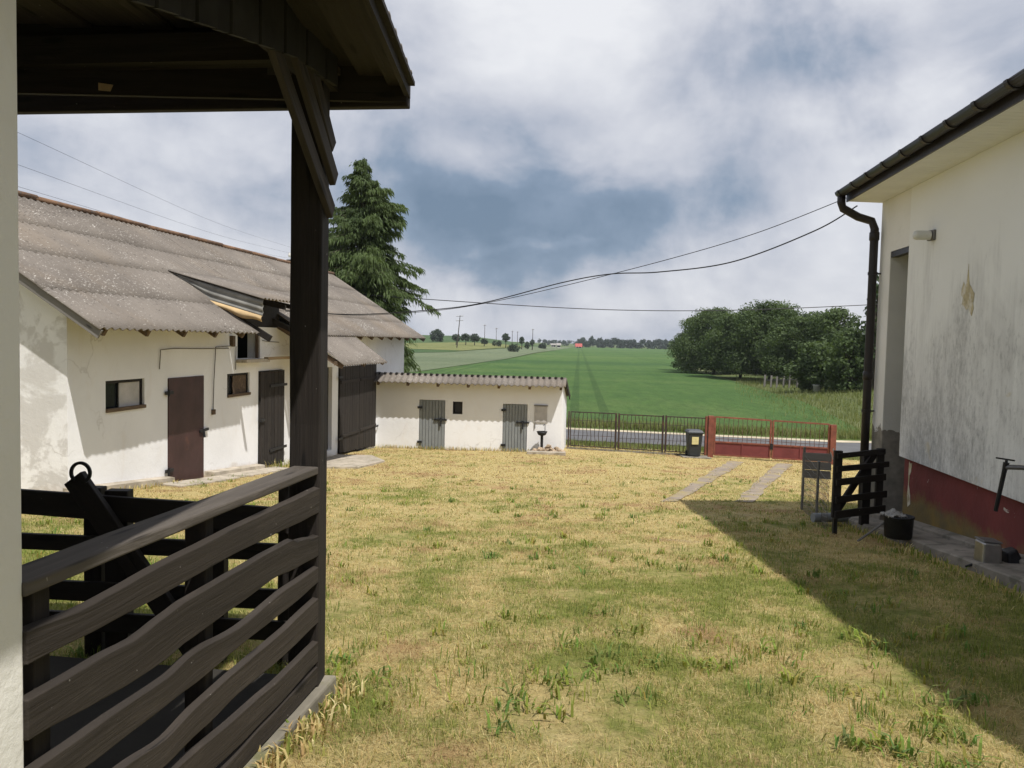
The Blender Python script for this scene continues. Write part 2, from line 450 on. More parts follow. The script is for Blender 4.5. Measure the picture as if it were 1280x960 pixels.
at = go.data.attributes.new('meadow', 'FLOAT', 'POINT'); at.data.foreach_set('value', [sm(29.5, 31, p[1]) for p in g.v])

def sheet(name, m, poly_l, poly_r, h, n=40, nc=14):
    """a strip of land between two polylines (left, right), lying h above the ground"""
    def samp(pl, k):
        k *= len(pl) - 1; i = min(int(k), len(pl) - 2); a, b = V((*pl[i], 0)), V((*pl[i + 1], 0)); return a.lerp(b, k - i)
    mb = MB(); vs = []
    for i in range(n + 1):
        a, b = samp(poly_l, i / n), samp(poly_r, i / n)
        for j in range(nc + 1):
            p = a.lerp(b, j / nc); vs.append((p.x, p.y, gz(p.x, p.y) + h))
    mb.add(vs, [(i * (nc + 1) + j, i * (nc + 1) + j + 1, (i + 1) * (nc + 1) + j + 1, (i + 1) * (nc + 1) + j) for i in range(n) for j in range(nc)])
    return tag(mb.build(name, m, smooth=True), kind='structure')
sheet('road', 'asphalt', [(-80, 31.4), (120, 32.4)], [(-80, 35.9), (120, 36.9)], .03, 80, 4)
sheet('road_verge', 'sand', [(-80, 35.95), (120, 36.95)], [(-80, 36.6), (120, 37.7)], .034, 80, 2)
BANK = [(17.6, 39), (20.2, 56), (23, 74.5), (26, 101), (28.5, 129)]
sheet('crop_field', 'green_crop', [(-22, 39), (-10.8, 97.8), (-2, 170), (22, 400), (62, 800)], BANK[:5] + [(60, 300), (300, 800)], .12, 140, 40)
sheet('rye_field', 'rye_crop', [(-60, 39), (-60, 97.8), (-40, 190), (-18, 232), (0, 332), (26, 610)], [(-22.1, 39), (-10.9, 97.8), (-2.1, 170), (9, 285), (21.8, 400), (61.6, 800)], .16, 120, 16)
sheet('far_field', 'dark_crop', [(-120, 150), (-200, 300), (-220, 420), (-240, 660)], [(-42, 194), (-19, 236), (-1, 336), (25, 615)], .1, 60, 16)
sheet('far_meadow', 'yellow_meadow', [(-34, 262), (-42, 300), (-46, 340)], [(-16, 255), (0, 350), (7, 430)], .16, 30, 10)
sheet('right_bank', 'bank_grass', [(17.4, 38)] + BANK[1:] + [(59, 300)], [(60, 38), (75, 60), (90, 85), (100, 105), (110, 130), (200, 300)], .05, 60, 14)

# concrete wheel strips of the driveway
def strip(l, r, name='driveway_strip'):
    mb = MB(); vs = []; n = 90
    for i in range(n + 1):
        k = i / n
        e = .07 * mnoise.noise(V((k * 14, l[0][0], 0))), .07 * mnoise.noise(V((k * 14, l[0][0], 8)))
        for j in range(5):
            a = V(l[0]).lerp(V(l[1]), k); b = V(r[0]).lerp(V(r[1]), k); p = a.lerp(b, j / 4)
            p.x += e[0] * (1 - j / 4) + e[1] * j / 4
            vs.append((p.x, p.y, gz(p.x, p.y) + micro(p.x, p.y) + .014))
    mb.add(vs, [(i * 5 + j, i * 5 + j + 1, (i + 1) * 5 + j + 1, (i + 1) * 5 + j) for i in range(n) for j in range(4)])
    return tag(mb.build(name, 'strip_concrete', smooth=True), kind='structure')
strip([(2.46, 12.9), (7.3, 26.6)], [(2.76, 12.95), (7.85, 26.6)])
strip([(3.72, 13.1), (8.9, 26.6)], [(4.03, 13.15), (9.45, 26.6)])
# worn slab in front of the barn door and the pale path along its wall
def slab(name, m, pts, h, thick=.1):
    mb = MB(); P = [(x, y, gz(x, y) + h - thick) for x, y in pts]
    mb.prism(P, (0, 0, thick)); return tag(mb.build(name, m, bevel=.01), kind='structure')
slab('concrete_apron', 'old_concrete', [(-4.95, 18.6), (-3.6, 18.9), (-3.35, 21.2), (-4.0, 23.0), (-5.0, 22.9)], .05)

# ------------------------------------------------------------------ corrugated sheets
def corr(mb, fn, s0, s1, t0, t1, wl=.177, amp=.021, rows=1, lap=.03, seg=6, nt=3):
    """fn(s,t,h) -> point; waves run down t"""
    n = max(2, int((s1 - s0) / wl * seg))
    for r in range(rows):
        a = t0 + (t1 - t0) * r / rows; b = t0 + (t1 - t0) * (r + 1) / rows + (.08 if r < rows - 1 else 0)
        vs = []
        off = random.uniform(-.01, .01)
        for j in range(nt + 1):
            k = j / nt
            for i in range(n + 1):
                s_ = s0 + (s1 - s0) * i / n
                sag = .003 * mnoise.noise(V((s_ * .8, r * 3.1, k)))
                jag = .02 * mnoise.noise(V((math.floor(s_ / 1.05) * 7.7, r * 5.0, 2))) if j == nt else 0
                vs.append(fn(s_, a + (b - a) * k + jag, amp * math.cos(2 * math.pi * s_ / wl) + lap * k * .22 + sag))
        mb.add(vs, [(j * (n + 1) + i, (j + 1) * (n + 1) + i, (j + 1) * (n + 1) + i + 1, j * (n + 1) + i + 1) for j in range(nt) for i in range(n)])

def wall(mb, F, s0, s1, zb, zt, holes, depth):
    """F(s, d, z): s along, d inward. Wall face with real openings and reveals."""
    ss = sorted({s0, s1, *[h[0] for h in holes], *[h[1] for h in holes]})
    zs = sorted({zb, zt, *[h[2] for h in holes], *[h[3] for h in holes]})
    for a, b in zip(ss, ss[1:]):
        for c, d in zip(zs, zs[1:]):
            m, q = (a + b) / 2, (c + d) / 2
            if any(h[0] < m < h[1] and h[2] < q < h[3] for h in holes): continue
            mb.quad(F(a, 0, c), F(b, 0, c), F(b, 0, d), F(a, 0, d))
            mb.quad(F(a, depth, d), F(b, depth, d), F(b, depth, c), F(a, depth, c))
    for (a, b, c, d) in holes:
        mb.quad(F(a, 0, c), F(a, 0, d), F(a, depth, d), F(a, depth, c))
        mb.quad(F(b, 0, d), F(b, 0, c), F(b, depth, c), F(b, depth, d))
        mb.quad(F(a, 0, d), F(b, 0, d), F(b, depth, d), F(a, depth, d))
        mb.quad(F(b, 0, c), F(a, 0, c), F(a, depth, c), F(b, depth, c))
    mb.quad(F(s0, 0, zt), F(s1, 0, zt), F(s1, depth, zt), F(s0, depth, zt))
    for e in (s0, s1): mb.quad(F(e, 0, zb), F(e, depth, zb), F(e, depth, zt), F(e, 0, zt))

# ------------------------------------------------------------------ barn
TB = math.atan(.12); CB, SB = math.cos(TB), math.sin(TB)
def BW(Y, out, z): return V((-7.85 + .12 * Y + out * CB, Y - out * SB, z))
BF = lambda s, d, z: BW(s, -d, z)
def rz_(w): return .05 + .64 * (w + .75)        # roof height over inward distance w
barn = thing('barn', BW(11.6, 0, -2.45), 'long whitewashed barn with speckled grey corrugated roof on the left of the yard', 'barn')
holes = [(12.48, 13.53, -1.26, -.76), (14.24, 15.5, -2.72, -.8), (16.47, 17.5, -1.29, -.8), (16.92, 18.02, -.5, .06),
         (17.94, 19.26, -3.0, -.79), (20.6, 22.75, -3.2, -.83), (23.25, 26.95, -3.6, -.85)]
one(wall, BF, 11.6, 30.7, -4.6, .2, holes, .3).build('wall', 'barn_plaster', barn)
# gable wall to the camera, far gable, back wall
def gable(Y, th):
    mb = MB(); ap = BW(Y, -3, rz_(3) - .06)
    P = [BW(Y, -.002, -4.6), BW(Y, -6.3, -4.6), BW(Y, -6.3, .3), ap, BW(Y, -.002, rz_(0) - .06)]
    mb.prism(P, (0, th, 0)); return mb
gable(11.597, .3).build('gable_wall', 'gable_plaster', barn)
gable(30.4, .3).build('gable_wall', 'barn_plaster', barn)
mb = MB(); mb.prism([BW(11.9, -6, -4.6), BW(30.4, -6, -4.6), BW(30.4, -6.3, -4.6), BW(11.9, -6.3, -4.6)], (0, 0, 4.8)); mb.build('back_wall', 'barn_plaster', barn)
mb = MB()
mb.prism([BW(11.9, -.3, .21), BW(30.4, -.3, .21), BW(30.4, -6, .21), BW(11.9, -6, .21)], (0, 0, .05)); mb.build('loft_floor', 'black_wood', barn)
mb = MB()   # interior partition keeps the inside dark
mb.prism([BW(11.9, -2.2, -4.4), BW(30.4, -2.2, -4.4), BW(30.4, -2.3, -4.4), BW(11.9, -2.3, -4.4)], (0, 0, 4.5)); mb.build('inner_partition', 'black_wood', barn)
CS = 1 / math.sqrt(1 + .64 ** 2)
def RF(s, t, h):                                 # t = distance inward from the eave measured down from ridge: w = 3 - t
    w = 3 - t; p = BW(s, -w, rz_(w)); return p + V((CB * .64 * CS, -SB * .64 * CS, CS)) * h
mb = MB()
corr(mb, RF, 11.25, 16.3, 0, 3.75, rows=4)
corr(mb, RF, 16.3, 18.9, 0, 1.95, rows=2)
corr(mb, RF, 18.9, 31.05, 0, 3.75, rows=4)
mb.build('roof', 'roof_sheet', barn, smooth=True, solid=.012)
def RB(s, t, h):
    w = 3 + t; p = BW(s, -w, rz_(3) - .64 * t); return p + V((0, 0, 1)) * h
one(corr, RB, 11.25, 31.05, 0, 3.8, rows=2, seg=4).build('back_roof', 'roof_sheet', barn, smooth=True, solid=.012)
mb = MB()
for i in range(11):
    a = 11.2 + i * 1.81; mb.tube([BW(a, -3, rz_(3) + .035 + .012 * (i % 2)), BW(a + 1.86, -3, rz_(3) + .035 + .02 * random.random())], .055, 10)
mb.build('ridge_cap', 'ridge_tile', barn, smooth=True)
def CF(s, t, h):
    w = -.72 - t; p = BW(s, -w, .03 - .73 * t); return p + V((0, 0, 1)) * h
one(corr, CF, 18.9, 22.5, 0, .95, rows=1).build('canopy', 'roof_sheet', barn, smooth=True, solid=.012)
mb = MB()
for Y in (18.98, 20.7, 22.4): mb.bar(BW(Y, .0, .25), BW(Y, 1.6, -.68), .08, .11)
mb.bar(BW(18.9, 1.45, -.6), BW(22.5, 1.45, -.6), .08, .1)
mb.build('canopy_frame', 'dark_plank', barn)
# raised dormer over the loft hatch
def DF(s, t, h):
    w = 1.15 - t; return BW(s, -w, 1.30 - .27 * t + h)
one(corr, DF, 16.22, 19.1, 0, 2.05, rows=1).build('dormer_roof', 'roof_sheet', barn, smooth=True, solid=.012)
mb = MB()
def cheek(t0, t1, d0, d1):
    n = 16; vs = []
    for i in range(n + 1):
        t = t0 + (t1 - t0) * i / n
        w = 1.15 - t; top = 1.27 - .27 * t
        a, b = top - d0, max(rz_(w) - .02, top - d1)
        for j in range(9):
            z = a + (b - a) * j / 8; vs.append(BW(16.28 + .025 * math.cos(j * 2.1), -w, z))
    mb.add(vs, [(i * 9 + j, i * 9 + j + 1, (i + 1) * 9 + j + 1, (i + 1) * 9 + j) for i in range(n) for j in range(8)])
cheek(.05, 2.0, 0, .34); mb.build('dormer_cheek', 'grey_sheet', barn, smooth=True, solid=.01)
mb = MB()
vs = []
for i in range(13):
    t = .75 + 1.25 * i / 12; w = 1.15 - t; top = 1.27 - .27 * t
    for j in range(7):
        k = j / 6; vs.append(BW(16.24 - .05 * math.sin(k * 3.14), -w, top - .33 - (.13 + .03 * math.sin(i)) * k * min(1, (i + 3) / 8)))
mb.add(vs, [(i * 7 + j, i * 7 + j + 1, (i + 1) * 7 + j + 1, (i + 1) * 7 + j) for i in range(12) for j in range(6)])
mb.build('dormer_cheek', 'tan_sheet', barn, smooth=True, solid=.01, label='tan curled sheet patching the dormer side')
mb = MB()
mb.prism([BW(16.35, .02, .22), BW(19.0, .02, .22), BW(19.0, -.03, .22), BW(16.35, -.03, .22)], (0, 0, .56)); mb.build('dormer_dark_backing', 'black_wood', barn)  # black boards stand in for the shade inside the open dormer
mb = MB(); mb.bar(BW(16.42, -1.0, rz_(.95) - .05), BW(16.42, .95, rz_(-.95) + .02), .07, .13)
mb.build('rake_beam', 'black_wood', barn)
mb = MB(); mb.bar(BW(18.55, -.8, .70), BW(18.8, .95, -.05), .08, .12); mb.build('rake_beam', 'black_wood', barn)
for Y in (17.4, 18.3):
    mb = MB(); mb.bar(BW(Y, -.9, 1.0), BW(Y, .85, .62), .07, .1); mb.build('rafter', 'black_wood', barn)
mb = MB(); mb.bar(BW(16.85, .12, -.54), BW(18.0, .12, -.54), .24, .07); mb.build('hatch_sill', 'old_concrete', barn)
mb = MB(); mb.bar(BW(17.9, .2, -.5), BW(20.2, .25, -.5), .1, .06); mb.build('hatch_board', 'raw_wood', barn)
for (a, b) in ((16.92, 16.98), (17.96, 18.02)):
    mb = MB(); mb.bar(BW((a + b) / 2, -.06, -.5), BW((a + b) / 2, -.06, .06), .06, .06, up=(0, 1, 0)); mb.build('hatch_frame', 'dark_plank', barn)
# rafter ends and barge boards under the eaves
for i in range(18):
    Y = 11.5 + i * 1.08
    if 16.5 < Y < 22.4: continue
    mb = MB(); mb.bar(BW(Y, -.2, rz_(.2) - .13), BW(Y, .66, rz_(-.66) - .11), .07, .11); mb.build('rafter_end', 'dark_plank', barn)
for Y in (11.3, 31.0):
    for sgn in (1, -1):
        mb = MB(); mb.bar(BW(Y, -3, rz_(3) - .1), BW(Y, -3 + sgn * 3.72, rz_(3) - .64 * 3.72 - .1), .03, .13); mb.build('barge_board', 'grey_wood', barn)
for (a, b) in ((11.5, 14.2), (15.55, 17.88)):
    mb = MB()
    for i in range(6):
        s0 = a + (b - a) * i / 6; s1 = a + (b - a) * (i + 1) / 6; z0, z1 = gz(*BW(s0, .1, 0).xy), gz(*BW(s1, .1, 0).xy)
        o = .16 if a < 15 else .2
        mb.hexa([BW(s0, -.01, z0 - .3), BW(s0, o, z0 - .3), BW(s1, o, z1 - .3), BW(s1, -.01, z1 - .3),
                 BW(s0, -.01, z0 + .14), BW(s0, o, z0 + .12), BW(s1, o, z1 + .12), BW(s1, -.01, z1 + .14)])
    mb.build('plinth_ledge', 'old_concrete', barn)
mb = MB()
for i in range(7):
    s0 = 13.6 + i * .68; s1 = s0 + .69; z0, z1 = gz(*BW(s0, .4, 0).xy), gz(*BW(s1, .4, 0).xy)
    mb.hexa([BW(s0, .2, z0 - .2), BW(s0, .62, z0 - .2), BW(s1, .66, z1 - .2), BW(s1, .2, z1 - .2),
             BW(s0, .2, z0 + .05), BW(s0, .62, z0 + .03), BW(s1, .66, z1 + .03), BW(s1, .2, z1 + .05)])
tag(mb.build('wall_path', 'old_concrete'), kind='structure')
# windows
def barn_window(s0, s1, z0, z1, left_m, right_m, split):
    mb = MB(); w = .05
    for (a, b, c, d) in ((s0, s0 + w, z0, z1), (s1 - w, s1, z0, z1), (s0 + w, s1 - w, z1 - w, z1), (s0 + w, s1 - w, z0, z0 + w)):
        mb.prism([BW(a, -.04, c), BW(b, -.04, c), BW(b, -.04, d), BW(a, -.04, d)], BW(a, -.12, c) - BW(a, -.04, c))
    fr = mb.build('window', 'black_wood', barn)
    m = s0 + (s1 - s0) * split
    for (a, b, k, nm, d) in ((s0 + w, m, left_m, 'pane', .1), (m, s1 - w, right_m, 'shutter_board', .06)):
        q = MB(); q.prism([BW(a, -d, z0 + w), BW(b, -d, z0 + w), BW(b, -d, z1 - w), BW(a, -d, z1 - w)], BW(a, -d - .02, z0) - BW(a, -d, z0)); q.build(nm, k, fr)
    q = MB(); q.bar(BW(s0 + .003, -.0, z0 + .03), BW(s1 - .003, -.0, z0 + .03), .07, .055); q.build('sill', 'dark_plank', fr)
barn_window(12.48, 13.53, -1.26, -.76, 'glass_dark', 'board_pale', .42)
barn_window(16.47, 17.5, -1.29, -.8, 'glass_dark', 'dark_plank', .36)
# doors
def planks(mb, F, s0, s1, zb0, zb1, zt, n, d0, d1, gap=.012):
    for i in range(n):
        a = s0 + (s1 - s0) * i / n + gap / 2; b = s0 + (s1 - s0) * (i + 1) / n - gap / 2
        za = zb0 + (zb1 - zb0) * i / n + random.uniform(0, .03); t = zt + random.uniform(-.012, 0)
        o = random.uniform(0, 40); e = random.uniform(-.003, .003)
        P = [F(a, d0 + e, za), F(b, d0 + e, za), F(b, d1, za), F(a, d1, za), F(a, d0 + e, t), F(b, d0 + e, t), F(b, d1, t), F(a, d1, t)]
        tcs = [(p.z + o, q, r) for p, (q, r) in zip(P, ((o, 0), (o + b - a, 0), (o + b - a, .03), (o, .03)) * 2)]
        mb.hexa(P, tcs)
mb = MB(); mb.prism([BW(14.25, .02, -2.72), BW(15.49, .02, -2.83), BW(15.49, .02, -.79), BW(14.25, .02, -.79)], BW(14, -.03, 0) - BW(14, .02, 0))
d = mb.build('door', 'brown_metal', barn, bevel=.006, label='dark brown sheet metal door')
for z in (-1.05, -2.45):
    mb = MB(); mb.bar(BW(14.12, .035, z), BW(14.36, .035, z), .03, .06); mb.tube([BW(14.2, .05, z - .06), BW(14.2, .05, z + .06)], .02, 8); mb.build('hinge', 'black_metal', d)
mb = MB(); mb.bar(BW(15.3, .04, -1.86), BW(15.62, .04, -1.84), .03, .05); mb.tube([BW(15.42, .05, -1.84), BW(15.42, .07, -1.98)], .025, 8); mb.build('latch', 'black_metal', d)
mb = MB(); planks(mb, lambda s, d_, z: BW(s, .06 - d_, z), 17.95, 19.25, -2.98, -3.04, -.8, 7, 0, .05)
d = mb.build('door', 'barn_door_wood', barn, label='black plank stable door')
for z in (-1.15, -2.65):
    mb = MB(); mb.bar(BW(18.4, .075, z), BW(19.36, .075, z), .02, .06); mb.build('hinge', 'black_metal', d)
mb = MB(); mb.bar(BW(17.88, .08, -1.9), BW(18.1, .08, -1.9), .03, .06); mb.build('latch', 'black_metal', d)
mb = MB(); planks(mb, lambda s, d_, z: BW(s, -.1 - d_, z), 20.62, 22.72, -3.2, -3.2, -.84, 10, 0, .05)
mb.build('door', 'barn_door_wood', barn)
for (a, b) in ((23.28, 25.1), (25.12, 26.93)):
    mb = MB(); planks(mb, lambda s, d_, z: BW(s, .05 - d_, z), a, b, gz(*BW(a, 0, 0).xy) + .05, gz(*BW(b, 0, 0).xy) + .05, -.85, 8, 0, .05)
    mb.bar(BW(a + .05, .065, -1.3), BW(b - .05, .065, -1.3), .025, .09); mb.bar(BW(a + .05, .065, -2.9), BW(b - .05, .065, -2.9), .025, .09)
    d = mb.build('door', 'barn_door_wood', barn, label='tall black plank barn door leaf')
    e = a if a < 24 else b
    for z in (-1.15, -2.95):
        mb = MB(); mb.bar(BW(e - .2, .09, z), BW(e + .14, .09, z), .02, .06); mb.build('hinge', 'black_metal', d)
# old surface cabling
def cab(pts):
    mb = MB(); mb.tube([BW(a, .02 + .01 * (i % 2), z) for i, (a, z) in enumerate(pts)], .009, 6); mb.build('cable', 'grey_wood', barn)
cab([(13.95, -.62), (13.97, -.28), (14.4, -.26), (15.6, -.27), (16.5, -.27)])
cab([(15.85, -1.5), (15.86, -.9), (15.95, -.24), (16.5, -.22), (16.75, -.23)]); cab([(16.8, -.72), (16.8, -.23)])
cab([(18.1, -.1), (18.3, -.12), (19.0, -.14)])
mb = MB(); mb.box(BW(15.85, .03, -1.53), (.05, .08, .1), -TB); mb.build('switch_box', 'dark_plank', barn)
mb = MB(); mb.box(BW(16.62, .04, -.12), (.08, .1, .22), -TB); mb.build('junction_box', 'dark_plank', barn)

# ------------------------------------------------------------------ low shed closing the yard
TS = math.atan(.12)
def SW(s, out, z):    # s along the front from barn to the right, out towards the camera
    return V((-4.62 + s * CB - out * SB * 1, 27.1 - s * SB - out * CB, z))
SF = lambda s, d, z: SW(s, -d, z)
def s_at(px):
    u = (px - 640) / 1000
    return (u * 27.1 + 4.62) / (CB + u * SB)
shed = thing('shed', SW(3.2, 0, -3.7), 'low whitewashed shed with two grey plank doors beyond the dry lawn', 'shed')
holes = [(1.52, 2.41, -3.9, -2.02), (2.67, 3.0, -2.47, -2.05), (4.37, 5.19, -3.9, -2.07)]
one(wall, SF, .02, 6.33, -4.6, -1.42, holes, .22).build('wall', 'shed_plaster', shed)
mb = MB(); mb.prism([SW(6.331, .001, -4.6), SW(6.331, -3.0, -4.6), SW(6.331, -3.0, -2.0), SW(6.331, -.1, -1.26), SW(6.331, .001, -1.40)], SW(6.11, 0, 0) - SW(6.331, 0, 0)); mb.build('side_wall', 'shed_plaster', shed)
mb = MB(); mb.prism([SW(.0, -2.8, -4.6), SW(6.1, -2.8, -4.6), SW(6.1, -3.0, -4.6), SW(0, -3.0, -4.6)], (0, 0, 2.6)); mb.build('back_wall', 'shed_plaster', shed)
def SR1(s, t, h): return SW(s, -.1 + t, -1.17 - .46 * t) + V((0, 0, h))
def SR2(s, t, h): return SW(s, -.1 - t, -1.19 - .25 * t) + V((0, 0, h))
mb = MB(); corr(mb, SR1, .02, 6.46, 0, .58, wl=.2, amp=.025, lap=.015); corr(mb, SR2, .02, 6.46, 0, 3.1, wl=.2, amp=.025, rows=2)
mb.build('roof', 'roof_sheet', shed, smooth=True, solid=.014)
mb = MB()
for i in range(32): mb.tube([SW(.1 + i * .2, -.22, -1.18), SW(.1 + i * .2, -.02, -1.165)], .045, 8)
mb.build('ridge_seal', 'black_wood', shed)
for i in range(7):
    mb = MB(); s_ = .18 + i * 1.02; mb.bar(SW(s_, -.2, -1.28), SW(s_, .38, -1.50), .08, .1); mb.build('rafter_end', 'dark_plank', shed)
mb = MB(); mb.bar(SW(6.44, -.1, -1.25), SW(6.44, -3.1, -2.02), .03, .14); mb.build('barge_board', 'black_wood', shed)
for (a, b, zb) in ((1.53, 2.40, -3.69), (4.38, 5.18, -3.70)):
    mb = MB(); planks(mb, lambda s, d_, z: SW(s, .0 - d_, z), a, b, zb, zb, -2.03 if a < 3 else -2.08, 8, 0, .04, .014)
    d = mb.build('door', 'grey_paint', shed)
    mb = MB(); mb.bar(SW(b - .36, .03, -2.68), SW(b + .08, .03, -2.68), .03, .05); mb.bar(SW(b - .14, .045, -2.62), SW(b - .14, .045, -2.9), .03, .05, up=(1, 0, 0)); mb.build('latch', 'black_metal', d)
    for z in (-2.28, -3.45):
        mb = MB(); mb.bar(SW(a - .06, .03, z), SW(a + .1, .03, z), .03, .07); mb.build('hinge', 'black_metal', d)
mb = MB()
for (p, q) in (((2.69, -2.47), (2.69, -2.05)), ((2.98, -2.47), (2.98, -2.05)), ((2.71, -2.07), (2.96, -2.07)), ((2.71, -2.45), (2.96, -2.45))):
    mb.bar(SW(p[0], -.04, p[1]), SW(q[0], -.04, q[1]), .05, .04, up=(1, 0, 0) if p[0] == q[0] else (0, 0, 1))
w_ = mb.build('window', 'black_wood', shed)
mb = MB(); mb.quad(SW(2.67, -.1, -2.47), SW(3, -.1, -2.47), SW(3, -.1, -2.05), SW(2.67, -.1, -2.05)); mb.build('pane', 'glass_dark', w_)
mb = MB(); mb.prism([SW(5.43, .004, -2.66), SW(5.85, .004, -2.66), SW(5.85, .004, -2.11), SW(5.43, .004, -2.11)], SW(0, .03, 0) - SW(0, .004, 0))
pq = mb.build('wall_board', 'board_pale', shed, bevel=.006)
mb = MB(); mb.bar(SW(5.41, .03, -2.09), SW(5.87, .03, -2.09), .05, .035); mb.build('board_trim', 'grey_wood', pq)
mb = MB(); mb.bar(SW(5.45, .025, -2.665), SW(5.45, .025, -2.86), .02, .03, up=(1, 0, 0)); mb.build('board_trim', 'grey_wood', pq)
# wash bowl on a post, rubble and slab at the right end of the shed
p = SW(5.72, .35, 0); zg = gz(p.x, p.y)
ws = thing('wash_stand', (p.x, p.y, zg), 'small dark bowl on an iron post standing before the shed wall', 'wash stand')
mb = MB(); mb.bar((p.x, p.y, zg - .1), (p.x, p.y, -3.02), .09, .09, up=(1, 0, 0)); mb.build('post', 'black_metal', ws, bevel=.008)
mb = MB(); mb.lathe((p.x, p.y, -3.05), [(.07, 0), (.13, .03), (.18, .14), (.165, .14), (.11, .05), (.02, .035)], 18); mb.build('bowl', 'black_metal', ws, smooth=True)
mb = MB(); mb.tube([(p.x + .1, p.y + .1, -3.0), (p.x + .1, p.y + .1, -2.72), (p.x + .07, p.y + .04, -2.68), (p.x + .04, p.y - .02, -2.72)], .014, 6); mb.build('spout', 'galvanised', ws)
def rock(mb, c, r):
    c = V(c); vs = []; fs = []
    n = 7; m = 5; o = random.uniform(0, 99)
    for i in range(m + 1):
        for j in range(n):
            a = math.pi * i / m; b = 2 * math.pi * j / n
            d = V((math.sin(a) * math.cos(b), math.sin(a) * math.sin(b), .65 * math.cos(a)))
            vs.append(c + d * r * (1 + .5 * mnoise.noise(d * 1.7 + V((o, 0, 0)))))
    for i in range(m):
        for j in range(n): fs.append((i * n + j, i * n + (j + 1) % n, (i + 1) * n + (j + 1) % n, (i + 1) * n + j))
    mb.add(vs, fs)
mb = MB()
for i in range(46):
    a = random.uniform(0, 6.28); r = .5 * random.random() ** .6
    q = SW(5.95 + r * math.cos(a), .42 + r * .5 * math.sin(a), 0); rock(mb, (q.x, q.y, gz(q.x, q.y) + .30 * (1 - r / .55) * random.random() + .05), random.uniform(.05, .11))
tag(mb.build('rubble_pile', 'stone'), 'small heap of brown stones and rubble at the right end of the shed', 'rubble pile')
slab('concrete_slab', 'old_concrete', [SW(5.25, .5, 0).xy, SW(5.3, 1.0, 0).xy, SW(6.55, 1.0, 0).xy, SW(6.5, .5, 0).xy], .09, .25)

# ------------------------------------------------------------------ roadside fence and gate
def FX(x, z=None):
    y = 28.7 - .1 * x; return V((x, y, gz(x, y) if z is None else z))
fence = thing('metal_fence', FX(4.5), 'dark iron bar fence with three panels between the shed and the red gate', 'fence')
def ftop(x): return -2.46 - .012 * (x - 2)
xsF = [2.06, 3.78, 5.42, 6.9]
for i in range(3):
    a, b = xsF[i] + .07, xsF[i + 1] - .07
    mb = MB(); dz = random.uniform(-.02, .01)
    za, zb = ftop(a) + dz, ftop(b) + dz; ga, gb = gz(*FX(a).xy) + .12, gz(*FX(b).xy) + .12
    mb.bar(FX(a, za), FX(b, zb), .035, .035); mb.bar(FX(a, ga), FX(b, gb), .035, .035)
    mb.bar(FX(a, ga), FX(a, za), .035, .035, up=(1, 0, 0)); mb.bar(FX(b, gb), FX(b, zb), .035, .035, up=(1, 0, 0))
    fr = mb.build('panel_frame', 'fence_metal', fence)
    mb = MB(); n = 11
    for j in range(1, n):
        x = a + (b - a) * j / n
        mb.tube([FX(x, ga + (za - ga) * k / 6) + V((.018 * math.sin(k * 2 + j), 0, 0)) for k in range(7)], .0115, 5)
    for k in (.3, .75):
        mb.tube([FX(a + (b - a) * j / 8, ga + (za - ga) * k + .01 * (j % 2)) for j in range(9)], .007, 4)
    mb.build('bars', 'fence_metal', fr)
for x in xsF[:3]:
    for e in ((-.045, .045) if x > 2.5 else (0,)):
        mb = MB(); q = FX(x + e); mb.bar(q - V((0, 0, .3)), FX(x + e, ftop(x) + .03), .045, .045, up=(1, 0, 0)); mb.build('post', 'fence_metal', fence)
mb = MB()
for i in range(16):
    x0, x1 = 2.0 + i * .31, 2.0 + (i + 1) * .31
    a, b = FX(x0), FX(x1); mb.prism([a + V((0, -.07, -.2)), b + V((0, -.07, -.2)), b + V((0, -.07, .06)), a + V((0, -.07, .06))], (0, .14, 0))
mb.build('footing', 'concrete', fence)

gate = thing('metal_gate', FX(9.1), 'rust red double driveway gate with barred top and solid red lower panels', 'gate')
for x, w in ((7.02, .2), (11.15, .2)):
    mb = MB(); q = FX(x); mb.bar(q - V((0, 0, .4)), FX(x, -2.44 if x < 9 else -2.62), .14, w, up=(1, 0, 0)); mb.build('gate_post', 'gate_rust', gate, bevel=.01)
mb = MB(); q = FX(6.86); mb.bar(q - V((0, 0, .4)), FX(6.86, -2.46), .07, .08, up=(1, 0, 0)); mb.build('gate_post', 'gate_rust', gate, bevel=.006)
for (a, b) in ((7.16, 9.06), (9.14, 11.02)):
    gt = lambda x: -2.47 - .036 * (x - 7.1)
    gb = lambda x: gz(*FX(x).xy) + .10
    gm = lambda x: gb(x) + .46
    mb = MB()
    for f in (gt, gb, gm): mb.bar(FX(a, f(a)), FX(b, f(b)), .05, .05)
    for x in (a, b): mb.bar(FX(x, gb(x)), FX(x, gt(x)), .05, .055, up=(1, 0, 0))
    lf = mb.build('gate_leaf', 'gate_rust', gate)
    mb = MB(); mb.prism([FX(a + .02, gb(a)), FX(b - .02, gb(b)), FX(b - .02, gm(b)), FX(a + .02, gm(a))], (0, .012, 0)); 
    m_ = (a + b) / 2; mb.bar(FX(m_, gb(m_)) + V((0, -.01, 0)), FX(m_, gm(m_)) + V((0, -.01, 0)), .02, .05, up=(1, 0, 0))
    mb.build('lower_panel', 'gate_red', lf)
    mb = MB(); n = 12
    for j in range(1, n):
        x = a + (b - a) * j / n; mb.tube([FX(x, gm(x) + (gt(x) - gm(x)) * k / 5) + V((.012 * math.sin(k * 2.3 + j), 0, 0)) for k in range(6)], .010, 5)
    mb.tube([FX(a, gm(a) + .12), FX(b, gm(b) + .12)], .010, 5)
    mb.build('bars', 'gate_bar', lf)
mb = MB(); mb.bar(FX(9.1, -3.35), FX(9.1, -3.55), .08, .1, up=(1, 0, 0)); mb.build('lock', 'black_metal', gate)

